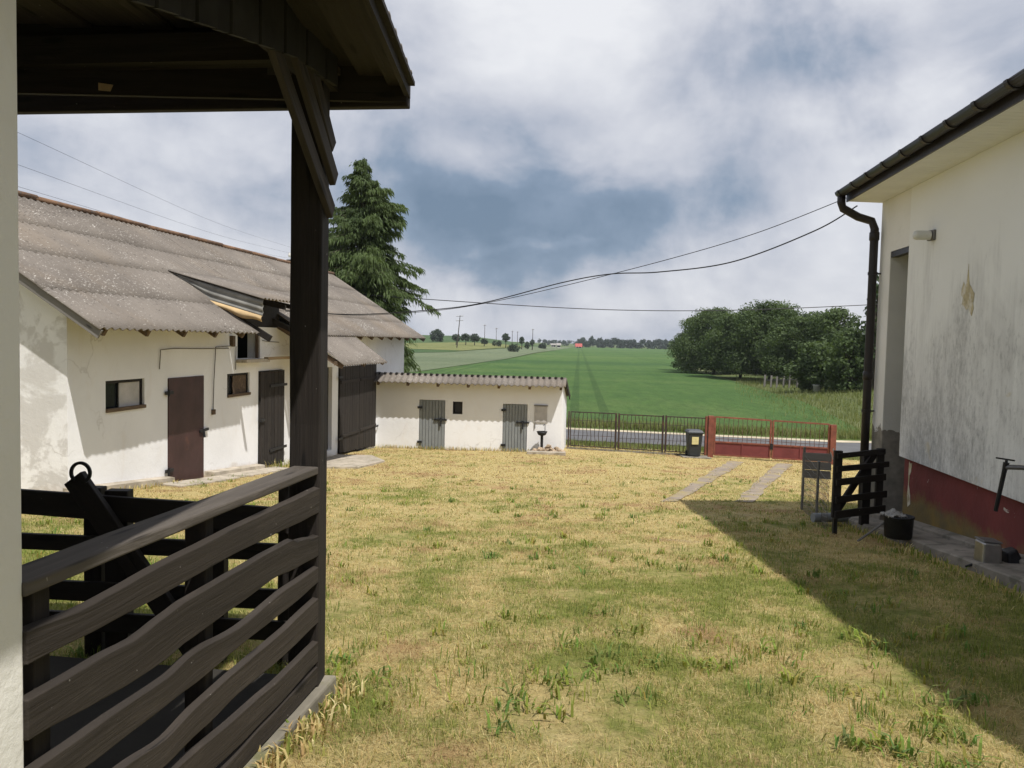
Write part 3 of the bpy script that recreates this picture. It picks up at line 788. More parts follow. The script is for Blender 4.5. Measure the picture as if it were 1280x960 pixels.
# wheelie bin
bx, by = 6.35, 27.6; bz = gz(bx, by)
slab('bin_slab', 'concrete', [(bx - .45, by - .45), (bx + .55, by - .4), (bx + .55, by + .4), (bx - .45, by + .4)], .035)
binn = thing('wheelie_bin', (bx, by, bz), 'dark grey wheelie bin with yellow sticker standing by the fence', 'bin')
mb = MB(); z0 = bz + .06
def ring(w, d, z): return [V((bx - w, by - d, z)), V((bx + w, by - d, z)), V((bx + w, by + d, z)), V((bx - w, by + d, z))]
mb.hexa(ring(.19, .2, z0) + ring(.245, .27, z0 + .8)); mb.build('body', 'bin_plastic', binn, bevel=.025)
mb = MB(); mb.hexa(ring(.265, .29, z0 + .78) + ring(.265, .29, z0 + .83)); mb.build('rim', 'bin_plastic', binn, bevel=.01)
mb = MB(); mb.hexa(ring(.275, .3, z0 + .832) + ring(.22, .23, z0 + .90)); mb.tube([(bx - .2, by + .31, z0 + .84), (bx + .2, by + .31, z0 + .84)], .018, 8); mb.build('lid', 'bin_lid_plastic', binn, bevel=.02)
for sx in (-.2, .2):
    mb = MB(); mb.tube([(bx + sx - .025, by + .22, bz + .13), (bx + sx + .025, by + .22, bz + .13)], .1, 16); mb.build('wheel', 'black_metal', binn)
mb = MB(); mb.prism([(bx - .13, by - .262, z0 + .42), (bx + .1, by - .262, z0 + .42), (bx + .1, by - .276, z0 + .68), (bx - .13, by - .276, z0 + .68)], (0, -.006, 0)); mb.build('sticker', 'sticker', binn)

# ------------------------------------------------------------------ house on the right
TH = math.atan(.114); CH, SH = math.cos(TH), math.sin(TH)
def HW(Y, out, z): return V((3.78 + .114 * Y - out * CH, Y + out * SH, z))
HF = lambda s, d, z: HW(s, -d, z)
house = thing('house', HW(10, 0, -2.2), 'cream rendered house with stained wall and red plinth on the right', 'house')
mb = MB(); wall(mb, HF, -4, 10.1, -1.335, 2.03, [], .3); mb.build('wall', 'house_render', house)
mb = MB(); wall(mb, HF, 10.1, 10.75, 1.31, 2.028, [], .3)
wall(mb, HF, 10.75, 11.15, -2.6, 2.03, [], .3); mb.build('corner_pier', 'pier_plaster', house)
mb = MB()   # doorway recess: jambs, back and ceiling
mb.prism([HW(10.752, -.004, -2.6), HW(10.752, -1.1, -2.6), HW(10.752, -1.1, 1.31), HW(10.752, -.004, 1.31)], (0, -.01, 0))
mb.prism([HW(10.74, -1.1, -2.6), HW(9.9, -1.1, -2.6), HW(9.9, -1.2, -2.6), HW(10.74, -1.2, -2.6)], (0, 0, 3.9))
mb.prism([HW(10.098, -.31, -2.6), HW(10.098, -1.1, -2.6), HW(10.098, -1.1, 1.31), HW(10.098, -.31, 1.31)], (0, -.05, 0))
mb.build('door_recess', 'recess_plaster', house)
mb = MB(); mb.prism([HW(10.1, -.302, 1.3), HW(10.74, -.302, 1.3), HW(10.74, -1.1, 1.3), HW(10.1, -1.1, 1.3)], (0, 0, .06)); mb.build('recess_ceiling', 'soffit_cream', house)
mb = MB(); mb.bar(HW(10.11, -.05, 1.27), HW(10.74, -.05, 1.27), .09, .07); mb.build('lintel', 'gutter_brown', house)
mb = MB(); wall(mb, lambda s, d, z: HW(s, -.07 - d, z), -4, 10.09, -2.6, -1.337, [], .2); mb.build('plinth', 'plinth_paint', house)
mb = MB(); mb.prism([HW(11.149, -.002, -2.8), HW(11.149, -9, -2.8), HW(11.149, -9, 2.03), HW(11.149, -4.6, 3.6), HW(11.149, -.002, 2.029)], (0, -.3, 0)); mb.build('gable_wall', 'house_render', house)
mb = MB(); mb.prism([HW(-4, -9, -2.8), HW(10.8, -9, -2.8), HW(10.8, -8.7, -2.8), HW(-4, -8.7, -2.8)], (0, 0, 4.8)); mb.build('back_wall', 'house_render', house)
mb = MB(); mb.prism([HW(-4.001, -.31, -2.5), HW(-4.001, -8.69, -2.5), HW(-4.001, -8.69, 2.02), HW(-4.001, -4.6, 3.5), HW(-4.001, -.31, 2.02)], (0, .25, 0)); mb.build('gable_wall', 'house_render', house)
# eaves: grooved soffit, fascia, half-round gutter with brackets, downpipe
mb = MB(); y = -4.2
while y < 11.15:
    mb.hexa([HW(y, -.01, 2.032), HW(y, .44, 2.05), HW(y + .094, .44, 2.05), HW(y + .094, -.01, 2.032),
             HW(y, -.01, 2.05), HW(y, .44, 2.068), HW(y + .094, .44, 2.068), HW(y + .094, -.01, 2.05)]); y += .1
mb.bar(HW(-4.2, .2, 2.071), HW(11.2, .2, 2.071), .46, .006)
mb.build('soffit', 'soffit_cream', house)
mb = MB(); mb.bar(HW(-4.2, .455, 2.13), HW(11.22, .455, 2.13), .02, .17); mb.build('fascia', 'gutter_brown', house)
mb = MB()
def gut(Y, r, a0=180, a1=360, n=10, cz=2.185):
    return [HW(Y, .545 + r * math.cos(R(a0 + (a1 - a0) * i / n)), cz + r * math.sin(R(a0 + (a1 - a0) * i / n))) for i in range(n + 1)]
a, b = gut(-4.2, .068), gut(11.25, .068)
for i in range(10): mb.quad(a[i], a[i + 1], b[i + 1], b[i])
mb.add(b, [tuple(range(11))])
gutter = mb.build('gutter', 'gutter_brown', house, smooth=True, solid=.006)
for i in range(27):
    Y = -4 + i * .58
    if Y < 5: continue
    mb = MB(); p0, p1 = gut(Y, .076), gut(Y + .06, .076)
    for k in range(10): mb.quad(p0[k], p0[k + 1], p1[k + 1], p1[k])
    mb.build('gutter_bracket', 'gutter_brown', gutter, solid=.008)
mb = MB(); mb.tube([HW(11.16, .545, 2.12), HW(11.16, .545, 2.03), HW(11.16, .52, 1.95), HW(11.2, .3, 1.84), HW(11.12, .14, 1.77), HW(11.1, .105, 1.66), HW(11.1, .105, -.5), HW(11.1, .105, -2.36)], .056, 14)
mb.lathe(HW(11.1, .105, -.42), [(.058, 0), (.066, .01), (.066, .11), (.058, .12)], 14); mb.lathe(HW(11.1, .105, 1.5), [(.058, 0), (.066, .01), (.066, .11), (.058, .12)], 14)
dp = mb.build('downpipe', 'gutter_brown', house, smooth=True)
for z in (1.05, -.85):
    mb = MB(); mb.tube([HW(11.1, .105, z), HW(11.1, -.02, z)], .012, 6); mb.lathe(HW(11.1, .105, z - .02), [(.057, 0), (.064, 0), (.064, .04), (.057, .04)], 14); mb.build('pipe_clip', 'gutter_brown', dp)
def HR(s, t, h): return HW(s, .5 - t, 2.215 + .35 * t + h)
mb = MB(); corr(mb, HR, -4.3, 11.25, 0, 5.1, wl=.3, amp=.02, rows=3, nt=2, seg=4)
corr(mb, lambda s, t, h: HW(s, -4.6 - t, 2.215 + .35 * 5.1 - .35 * t + h), -4.3, 11.25, 0, 5.1, wl=.3, amp=.02, rows=1, nt=2, seg=4)
mb.build('roof', 'gutter_brown', house, smooth=True, solid=.02)
# bulkhead lamp
c = HW(9.35, 0, 1.34)
mb = MB(); mb.box(HW(9.35, .022, 1.34), (.045, .13, .12), TH); lampb = mb.build('wall_lamp', 'galvanised', house, bevel=.01)
mb = MB(); pr = [(.052, .02), (.055, .09), (.055, .2), (.045, .235), (.02, .25)]
ax = (HW(0, 1, 0) - HW(0, 0, 0)).normalized(); q0 = V((0, 0, 1)); q1 = ax.cross(q0)
vs = [c + ax * (d * .82 + .025) + (q0 * math.cos(2 * math.pi * j / 16) + q1 * math.sin(2 * math.pi * j / 16)) * r for (r, d) in pr for j in range(16)]
mb.add(vs, [(i * 16 + j, i * 16 + (j + 1) % 16, (i + 1) * 16 + (j + 1) % 16, (i + 1) * 16 + j) for i in range(4) for j in range(16)] + [tuple(64 + j for j in range(16))])
mb.build('lamp_glass', 'glass_lamp', lampb, smooth=True)
# patch of peeled render
pp = [(8.54, .66), (8.50, .74), (8.47, .70), (8.43, .72), (8.405, .92), (8.39, .80), (8.36, .70), (8.33, .68), (8.27, .62), (8.24, .60), (8.26, .50), (8.245, .45), (8.28, .37), (8.32, .41), (8.36, .45), (8.41, .44), (8.46, .48), (8.52, .50), (8.50, .57), (8.545, .60)]
mb = MB(); mb.prism([HW(a, .001, b) for a, b in pp], HW(0, .004, 0) - HW(0, .001, 0)); mb.build('peeled_patch', 'peeled', house)
pp = [(9.93, -1.38), (9.90, -1.40), (9.84, -1.39), (9.86, -1.50), (9.90, -1.55), (9.91, -1.68), (9.86, -1.78), (9.84, -1.9), (9.92, -1.95), (9.95, -1.8), (9.93, -1.65), (9.94, -1.5)]
mb = MB(); mb.prism([HW(a, -.069, b) for a, b in pp], HW(0, -.065, 0) - HW(0, -.069, 0)); mb.build('flaked_paint', 'peeled', house)
# outdoor tap with lever on its supply pipe
mb = MB(); mb.tube([HW(6.85, -.05, -1.0), HW(6.95, .1, -1.0), HW(7.02, .19, -1.01)], .022, 8)
tp = mb.build('tap_pipe', 'galvanised', house)
mb = MB(); mb.tube([HW(7.02, .19, -.99), HW(7.02, .19, -.95)], .012, 6); mb.bar(HW(6.98, .14, -.945), HW(7.06, .26, -.935), .025, .012); mb.build('tap_lever', 'black_metal', tp)
mb = MB(); mb.tube([HW(7.02, .19, -.97), HW(7.03, .20, -1.06), HW(7.1, .22, -1.42)], [.026, .02, .018], 8); mb.build('tap_spout', 'black_metal', tp)

# concrete apron along the wall (two steps at its far end)
def apron(name, pts, h):
    mb = MB(); vs = []
    for (y, i_, o_) in pts:
        a, b = HW(y, i_, 0), HW(y, o_, 0); z = gz(b.x, b.y)
        e = .006 * mnoise.noise(V((y * 2, o_, 0)))
        vs += [V((a.x, a.y, z - .3)), V((a.x, a.y, z + h + .015)), V((b.x, b.y, z + h + e)) + (a - b).normalized() * .015, V((b.x, b.y, z + h - .015 + e)), V((b.x, b.y, z - .3))]
    n = len(pts)
    mb.add(vs, [(i * 5 + k, i * 5 + k + 1, i * 5 + k + 6, i * 5 + k + 5) for i in range(n - 1) for k in range(4)] + [(4, 3, 2, 1, 0), tuple((n - 1) * 5 + k for k in range(5))])
    return tag(mb.build(name, 'concrete'), kind='structure')
apron('apron', [(y, -.08, .42 + .13 * sm(9.2, 9.6, y) + .02 * mnoise.noise(V((y * .9, 3, 0)))) for y in [-4 + i * .1 for i in range(147)]], .10)
apron('apron_step', [(6.2 + i * .15, -.07, .05 + .02 * mnoise.noise(V((i * .4, 0, 0)))) for i in range(26)], .15)
apron('doorstep', [(10.1, -1.05, .2), (10.7, -1.05, .2)], .17)

# ------------------------------------------------------------------ things by the house wall
# dark wooden gate
gz0 = gz(3.88, 9.42)
wg = thing('wooden_gate', (3.88, 9.42, gz0), 'small black plank gate with a diagonal brace against the house corner', 'gate')
def WG(k, z, o=0): return V((3.88 + .68 * k - .08 * o, 9.42 + .33 * k - .9 * o, z))
mb = MB(); mb.bar(WG(0, -2.0), WG(0, -1.2), .05, .095, up=(1, 0, 0)); mb.build('stile', 'black_wood', wg, bevel=.004)
mb = MB(); mb.bar(WG(.95, -2.0), WG(.95, -1.2), .05, .085, up=(1, 0, 0)); mb.build('stile', 'black_wood', wg, bevel=.004)
for z, k1, h in ((-1.235, 1.02, .065), (-1.395, 1.12, .065), (-1.55, 1.06, .08), (-1.76, 1.1, .08), (-1.94, 1.08, .09)):
    mb = MB(); mb.bar(WG(-.04, z - .02, .05), WG(k1, z, .05), .025, h, n=5, wob=.008); mb.build('rail', 'black_wood', wg, bevel=.003)
mb = MB(); mb.bar(WG(.08, -1.9, -.04), WG(.85, -1.26, -.04), .03, .09); mb.build('brace', 'black_wood', wg, bevel=.003)
mb = MB(); mb.bar(WG(.7, -2.15, -.1), WG(.7, -1.25, -.1), .08, .1, up=(1, 0, 0)); mb.build('post', 'black_wood', wg, bevel=.004)
mb = MB(); mb.bar(WG(0.02, gz0 - .2, -.05), WG(.02, -1.9, -.05), .045, .045, up=(1, 0, 0)); mb.build('leg', 'black_metal', wg)
# wire mesh run with a hanging board
wm = thing('wire_fence', (4.2, 10.8, gz(4.2, 10.8)), 'sagging wire mesh fence with a grey board behind the black gate', 'fence')
def WM(k, z): return V((3.9 + .62 * k, 9.7 + 2.6 * k, z))
for k in (.35, .93):
    q = WM(k, 0); mb = MB(); mb.tube([V((q.x, q.y, gz(q.x, q.y) - .2)), V((q.x, q.y, -1.5))], .02, 8); mb.build('post', 'galvanised', wm)
mb = MB()
for i in range(27):
    k = i / 26; q = WM(k, 0); zb = gz(q.x, q.y)
    mb.tube([WM(k, zb), WM(k + .008 * math.sin(i), zb + .3), WM(k, -1.62)], .0033, 4)
for j in range(9):
    mb.tube([WM(k / 10, gz(*WM(k / 10, 0).xy) * (1 - j / 8) + -1.62 * j / 8 + .015 * math.sin(k * 2 + j)) for k in range(11)], .0033, 4)
mb.build('mesh', 'wire_mesh', wm)
for i in range(3):
    mb = MB(); z = -1.60 - .13 * i; mb.bar(V((4.44, 12.0, z - .03)), V((4.72, 11.7, z)), .02, .12); mb.build('board', 'grey_wood', wm)
mb = MB(); mb.tube([(4.70, 11.6, -1.45), (4.74, 11.5, -1.7), (4.68, 11.5, -1.95), (4.73, 11.55, -1.7), (4.66, 11.6, -1.5)], .008, 6); mb.build('wire_loop', 'steel', wm)
# grey drain pipe
mb = MB(); mb.tube([(3.93, 10.25, -2.185), (4.42, 10.33, -2.185)], .06, 18)
tag(mb.build('drain_pipe', 'grey_pipe', smooth=False), 'short grey plastic pipe lying on the ground behind the black gate', 'pipe')
# black tub with rags and a stick
px, py = 4.24, 8.62; pz = gz(px, py) + .112
tub = thing('tub', (px, py, pz), 'round black plastic tub with rags on the concrete edge', 'tub')
mb = MB(); mb.lathe((px, py, pz - .02), [(.13, 0), (.14, .01), (.150, .22), (.158, .225), (.158, .24), (.142, .24), (.135, .06), (.01, .05)], 26); mb.build('body', 'black_metal', tub, smooth=True)
mb = MB()
vs = []; n = 18
for i in range(n + 1):
    for k in range(n + 1):
        u, w_ = i / n - .5, k / n - .5
        vs.append((px - .06 + u * .2 + .02 * mnoise.noise(V((u * 9, w_ * 9, 2))), py + w_ * .2, pz + .225 + .065 * math.exp(-14 * (u * u + w_ * w_)) + .035 * mnoise.noise(V((u * 11, w_ * 11, 5)))))
mb.add(vs, [(i * (n + 1) + k, i * (n + 1) + k + 1, (i + 1) * (n + 1) + k + 1, (i + 1) * (n + 1) + k) for i in range(n) for k in range(n)])
tag(mb.build('rag', 'rag', smooth=True, solid=.008), 'crumpled grey rag lying on top of the black tub', 'rag')
mb = MB(); mb.tube([(3.86, 8.75, gz(3.86, 8.75) + .02), (4.16, 8.7, -1.86)], .013, 8)
tag(mb.build('stick', 'grey_wood'), 'thin wooden stick leaning against the black tub', 'stick')
# old metal canister on its side
cx, cy = 4.32, 7.12; cz = gz(cx, cy) + .125
can = thing('metal_box', (cx, cy, cz - .12), 'dented silver grey metal box standing on the concrete by the house wall', 'box')
mb = MB(); z0 = cz - .12
mb.hexa([V((cx - .11, cy - .1, z0)), V((cx + .06, cy - .13, z0)), V((cx + .10, cy + .06, z0)), V((cx - .09, cy + .08, z0)),
         V((cx - .10, cy - .1, z0 + .29)), V((cx + .05, cy - .125, z0 + .285)), V((cx + .085, cy + .06, z0 + .28)), V((cx - .08, cy + .08, z0 + .29))])
mb.build('body', 'steel', can, bevel=.018)
mb = MB(); mb.hexa([V((cx - .105, cy - .105, z0 + .292)), V((cx + .055, cy - .13, z0 + .287)), V((cx + .09, cy + .065, z0 + .282)), V((cx - .085, cy + .085, z0 + .292)),
         V((cx - .1, cy - .1, z0 + .305)), V((cx + .05, cy - .12, z0 + .30)), V((cx + .08, cy + .06, z0 + .295)), V((cx - .08, cy + .08, z0 + .305))]); mb.build('lid', 'galvanised', can, bevel=.004)
mb = MB(); mb.tube([(cx - .1, cy - .04, cz - .03), (cx - .16, cy - .03, cz - .05), (cx - .18, cy + .02, cz - .08)], .012, 6); mb.build('handle', 'black_metal', can)
mb = MB(); mb.hexa([V((cx + .12, cy - .12, cz - .11)), V((cx + .30, cy - .16, cz - .11)), V((cx + .32, cy + .02, cz - .11)), V((cx + .14, cy + .06, cz - .11)), V((cx + .12, cy - .1, cz + .08)), V((cx + .2, cy - .1, cz + .12)), V((cx + .22, cy + .02, cz + .12)), V((cx + .13, cy + .05, cz + .08))])
tag(mb.build('scrap_sheet', 'black_metal', bevel=.02), 'dark folded sheet of scrap standing beside the silver metal box', 'scrap')

# ------------------------------------------------------------------ porch at the left edge
def PW(Y, o, z): return V((-1.345 + .145 * Y + o, Y, z))
porch = thing('porch', (-.9, 3.5, -1.6), 'dark timber porch with plank railing and low roof at the left edge', 'porch')
mb = MB(); mb.bar((-.895, 3.53, -1.58), (-.90, 3.53, 1.22), .135, .14, up=(0, 1, 0), n=14, wob=.012); mb.build('post', 'porch_wood', porch, bevel=.008)
mb = MB(); mb.prism([(-1.085, 1.77, -1.7), (-1.085, 1.2, -1.7), (-1.7, 1.2, -1.7), (-1.7, 1.77, -1.7)], (0, 0, 3.0)); mb.build('pillar', 'pillar_plaster', porch, bevel=.012)
mb = MB(); mb.bar(PW(1.768, -.045, -.578), PW(3.46, -.045, -.578), .115, .034, n=8, wob=.003); mb.build('handrail', 'handrail_sunlit_wood', porch, bevel=.006)
BOARDS = [
 [(1.765, -.67, -.755), (1.99, -.68, -.762), (2.31, -.662, -.76), (2.74, -.655, -.755), (3.47, -.65, -.77)],
 [(1.765, -.83, -.93), (1.99, -.83, -.95), (2.14, -.838, -.96), (2.31, -.82, -.96), (2.41, -.812, -.95), (2.74, -.81, -.94), (3.01, -.81, -.93), (3.18, -.812, -.945), (3.25, -.835, -.95), (3.47, -.86, -.96)],
 [(1.765, -1.0, -1.08), (1.99, -1.0, -1.1), (2.31, -1.01, -1.1), (2.47, -.992, -1.1), (2.75, -1.015, -1.092), (3.1, -.998, -1.09), (3.47, -1.0, -1.08)],
 [(1.765, -1.15, -1.22), (2.1, -1.17, -1.26), (2.31, -1.19, -1.28), (2.49, -1.17, -1.27), (2.75, -1.16, -1.26), (3.07, -1.16, -1.27), (3.47, -1.14, -1.26)],
 [(1.765, -1.30, -1.385), (2.37, -1.31, -1.42), (2.75, -1.33, -1.45), (3.07, -1.34, -1.45), (3.47, -1.335, -1.435)],
 [(1.765, -1.42, -1.50), (2.62, -1.465, -1.545), (3.08, -1.455, -1.54), (3.47, -1.45, -1.54)]]
for st in BOARDS:
    mb = MB(); sd = random.uniform(0, 40); vs = []; tcs = []
    N = 30
    def cr(k, q):
        k *= len(st) - 1; i = min(int(k), len(st) - 2); f = k - i; f = f * f * (3 - 2 * f) if q else f
        return st[i][q] * (1 - f) + st[i + 1][q] * f
    for i in range(N + 1):
        k = i / N; Y = cr(k, 0); zt = cr(k, 1) + .004 * mnoise.noise(V((Y * 6, sd, 0))); zb = cr(k, 2) + .004 * mnoise.noise(V((Y * 6, sd, 5)))
        for (o, z) in ((-.013, zb), (.013, zb + .004), (.013, zt - .006), (-.013, zt)):
            vs.append(PW(Y, o, z)); tcs.append((Y + sd, z - zt * .7 + sd, o))
    fs = [(3, 2, 1, 0)] + [(i * 4 + j, i * 4 + (j + 1) % 4, i * 4 + 4 + (j + 1) % 4, i * 4 + 4 + j) for i in range(N) for j in range(4)] + [(N * 4, N * 4 + 1, N * 4 + 2, N * 4 + 3)]
    mb.add(vs, fs, tcs); mb.build('railing_board', 'rail_wood', porch, bevel=.003)
for Y in (1.86, 2.62):
    mb = MB(); mb.bar(PW(Y, -.06, -1.56), PW(Y, -.06, -.6), .07, .07, up=(1, 0, 0)); mb.build('railing_post', 'porch_wood', porch, bevel=.004)
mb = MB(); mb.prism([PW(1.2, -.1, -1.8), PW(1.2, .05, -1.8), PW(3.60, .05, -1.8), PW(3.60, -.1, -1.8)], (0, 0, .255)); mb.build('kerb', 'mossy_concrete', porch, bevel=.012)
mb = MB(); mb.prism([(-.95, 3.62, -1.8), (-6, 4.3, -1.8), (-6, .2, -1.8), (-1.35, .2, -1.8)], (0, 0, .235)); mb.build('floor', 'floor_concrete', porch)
# brace boards at the post head
for (y0, z0, y1, z1, o) in ((3.55, .55, 2.94, 1.08, .018), (3.55, .69, 3.13, 1.10, .03), (3.55, .83, 3.30, 1.12, .018)):
    mb = MB(); mb.bar(PW(y0, o, z0), PW(y1, o, z1), .028, .085, up=(0, 1, 1)); mb.build('brace_board', 'brace_wood', porch, bevel=.004)
mb = MB(); mb.bar(PW(.3, -.03, 1.16), PW(3.62, -.03, 1.16), .1, .14); mb.build('header_beam', 'porch_wood', porch)
mb = MB(); y = .5; i = 0
while y < 3.44:
    w = .1 + .02 * math.sin(i * 3.1); lo = 1.06 - .155 * (3.1 - y) / .75 if y < 3.1 else 1.06 + .05 * (y - 3.1)
    lo2 = 1.06 - .155 * (3.1 - y - w) / .75 if y + w < 3.1 else 1.06 + .05 * (y + w - 3.1)
    o = .032 + .006 * (i % 2); a, b = PW(y + .004, o, 0), PW(y + w - .004, o, 0); sd = random.uniform(0, 30)
    P = [V((a.x, a.y, lo)), V((b.x, b.y, lo2)), V((b.x + .018, b.y, lo2)), V((a.x + .018, a.y, lo)), V((a.x, a.y, 1.42)), V((b.x, b.y, 1.42)), V((b.x + .018, b.y, 1.42)), V((a.x + .018, a.y, 1.42))]
    mb.hexa(P, [(p.z + sd, p.y + sd, p.x) for p in P]); y += w; i += 1
mb.build('valance', 'valance', porch)
def perp(t, z, d=0): return V((-.492 - t, 3.66 + .12 * t + d, z))
mb = MB(); mb.bar(perp(0, 1.095), perp(5, 1.085), .05, .11); mb.build('eave_beam', 'porch_wood', porch, bevel=.005)
mb = MB(); mb.bar(perp(.3, 1.175, -.10), perp(5, 1.165, -.10), .03, .03); mb.build('batten', 'brace_wood', porch)
mb = MB(); mb.bar(perp(.3, 1.22, -.25), perp(5, 1.22, -.25), .1, .12); mb.build('tie_beam', 'porch_wood', porch)
mb = MB(); mb.bar(perp(1.32, 1.085, -.2), perp(1.40, 1.12, -.04), .1, .03); mb.build('batten_block', 'raw_wood', porch)
mb = MB()
for i in range(26):
    t = .42 + i * .18; a = V((-.47 - t, 0, 1.345 + .012 * (i % 2)))
    mb.bar(V((a.x, 3.6, a.z)), V((a.x - .3, -.6, a.z)), .172, .016)
mb.build('ceiling', 'brace_wood', porch)
def PR(s, t, h): return V((-.485 - t, s, 1.185 + .30 * t + h))
mb = MB(); corr(mb, PR, -1.0, 3.70, 0, 2.4, wl=.16, amp=.022, rows=1)
corr(mb, lambda s, t, h: V((-2.875 - t, s, 1.185 + .3 * 2.4 - .3 * t + h)), -1.0, 3.70, 0, 2.6, wl=.16, amp=.022)
mb.build('roof', 'roof_sheet', porch, smooth=True, solid=.01)
mb = MB()
for i in range(3): mb.bar((-.52 - .13 * i, -.9, 1.13 + .04 * i), (-.52 - .13 * i, 3.61, 1.13 + .04 * i), .12, .018)
mb.build('soffit_board', 'porch_wood', porch)
mb = MB(); mb.bar((-.497, -.95, 1.125), (-.497, 3.66, 1.125), .022, .09); mb.build('fascia', 'porch_wood', porch)
mb = MB(); mb.prism([(-.5, 3.62, 1.055), (-.5, 3.62, 1.17), (-2.84, 3.62, 1.84), (-5.0, 3.62, 1.18), (-5.0, 3.62, 1.055)], (0, .025, 0)); mb.build('gable_boarding', 'porch_wood', porch)
mb = MB(); mb.prism([(-5.0, .2, -1.7), (-5.0, 3.6, -1.7), (-5.15, 3.6, -1.7), (-5.15, .2, -1.7)], (0, 0, 3.1)); mb.build('side_wall', 'pillar_plaster', porch)
mb = MB(); mb.prism([(-1.7, 1.25, -1.7), (-5.0, 1.25, -1.7), (-5.0, 1.4, -1.7), (-1.7, 1.4, -1.7)], (0, 0, 3.1)); mb.build('rear_wall', 'pillar_plaster', porch)
# inner plank fence across the far end of the porch
pf = thing('plank_fence', (-1.9, 4.1, gz(-1.9, 4.1)), 'black plank fence with broad posts behind the porch railing', 'fence')
def QF(x, z, d=0): return V((x, 4.0 + d - .1 * (x + 1.5), z))
for (x0, x1, zt0, zt1, h) in ((-3.4, -1.0, -.795, -.86, .13), (-3.4, -1.02, -1.05, -1.04, .085), (-3.4, -1.05, -1.30, -1.27, .1), (-3.4, -1.05, -1.46, -1.43, .1)):
    mb = MB(); mb.bar(QF(x0, zt0 - h / 2), QF(x1, zt1 - h / 2), .028, h, n=8, wob=.006); mb.build('rail', 'black_wood', pf, bevel=.004)
for (x, w, zt) in ((-2.15, .09, -.80), (-2.02, .12, -.81), (-1.5, .11, -.84), (-2.9, .1, -.8), (-1.1, .12, -.75)):
    mb = MB(); mb.bar(QF(x, -1.75, .05), QF(x, zt, .05), w, .07, up=(0, 1, 0)); mb.build('post', 'black_wood', pf, bevel=.005)
mb = MB(); mb.bar(QF(-2.20, -.735, -.06), QF(-1.54, -1.62, -.06), .04, .115); br = mb.build('brace', 'black_wood', pf, bevel=.005)
mb = MB(); n = 30; c = QF(-2.15, -.705, -.07); vs = []; pts = []
for i in range(n + 1):
    a = R(-62 + 290 * i / n); pts.append((c + V((.047 * math.cos(a), -.02 - .0, .05 * math.sin(a)))))
for i, p in enumerate(pts):
    d = (p - c - V((0, -.02, 0))).normalized() * .0075
    vs += [p - d + V((0, -.006, 0)), p + d + V((0, -.006, 0)), p + d + V((0, .006, 0)), p - d + V((0, .006, 0))]
fs = [(3, 2, 1, 0)] + [(i * 4 + j, i * 4 + (j + 1) % 4, i * 4 + 4 + (j + 1) % 4, i * 4 + 4 + j) for i in range(n) for j in range(4)] + [(n * 4, n * 4 + 1, n * 4 + 2, n * 4 + 3)]
mb.add(vs, fs); mb.build('horseshoe', 'black_metal', br)

# ------------------------------------------------------------------ foliage
def card(mb, c, n, up, w, h, rv):
    n = n.normalized(); s = n.cross(up)
    if s.length < 1e-3: s = n.cross(V((1, 0, 0)))
    s.normalize(); u = s.cross(n)
    mb.add([c - s * w * .25 - u * h * .5, c + s * w * .5 - u * h * .05, c + s * w * .1 + u * h * .5, c - s * w * .5 + u * h * .1], [(0, 1, 2, 3)])
    mb.rnd += [rv] * 4
def rdir():
    z = random.uniform(-1, 1); a = random.uniform(0, 6.283); r = math.sqrt(1 - z * z); return V((r * math.cos(a), r * math.sin(a), z))
def crown_mesh(lobes, n_per, size, flat=.8):
    mb = MB(); mb.rnd = []
    for (c, r) in lobes:
        base = random.uniform(.1, .9)
        for _ in range(int(n_per * r * r)):
            d = rdir(); q = c + V((d.x, d.y, d.z * flat)) * r * (random.random() ** .35) * random.uniform(.8, 1.15)
            sz = size * random.uniform(.6, 1.4)
            card(mb, q, (d + rdir() * .9 + V((0, 0, .35))), rdir(), sz, sz * 1.2, min(1, max(0, base + random.uniform(-.35, .35))))
    return mb
def tree(name, label, group, x, y, h, w, lo, lm, size, n_per=46, nl=16, cat='tree', trunk_r=None, limbs=True, zg=None, shape='round'):
    z = gz(x, y) if zg is None else zg
    t = thing(name, (x, y, z), label, cat, group)
    tr = trunk_r or h * .022
    lobes = []; loose = shape == 'loose'
    for i in range(nl):
        k = (i + .5) / nl; zz = lo + (h - lo) * (.12 + .76 * k)
        if shape == 'round': prof = math.sqrt(max(.08, 1 - (2 * k - .85) ** 2 / 1.6))
        elif shape == 'tall': prof = math.sqrt(max(.1, 1 - (2 * k - 1) ** 2)) * .9
        else: prof = 1 - .75 * k
        if loose: zz = lo + (h - lo) * min(1, max(.1, k + random.uniform(-.12, .12))); prof = math.sqrt(max(.1, 1 - (1.7 * k - .62) ** 2))
        a = i * 2.4 + random.uniform(-.5, .5); rr = w * .5 * prof
        lr = (w * .5) * (random.uniform(.2, .42) if loose else random.uniform(.34, .52)) * (prof * .6 + .4)
        d = max(0, rr - lr * .8) * (random.uniform(.35, 1.12) if loose else random.uniform(.65, 1.1))
        lobes.append((V((x + d * math.cos(a), y + d * math.sin(a), z + min(zz, h - lr * .8))), lr))
    crown_mesh(lobes, n_per, size).build('crown', lm, t)
    mb = MB(); top = lo + (h - lo) * .7
    mb.tube([(x, y, z - .2), (x + tr * .6, y, z + top * .3), (x - tr * .5, y, z + top * .65), (x, y, z + top)], [tr * 1.25, tr, tr * .7, tr * .25], 8)
    if limbs:
        for c, r in lobes[1:nl - 1:2]:
            s0 = V((x, y, z + lo * random.uniform(.7, 1.0) + .1)); m_ = s0.lerp(c, .5) + V((0, 0, .1 * h * random.random())); mb.tube([s0, m_, c], [tr * .5, tr * .32, tr * .1], 6)
    mb.build('trunk', 'bark', t, smooth=True)
    return t

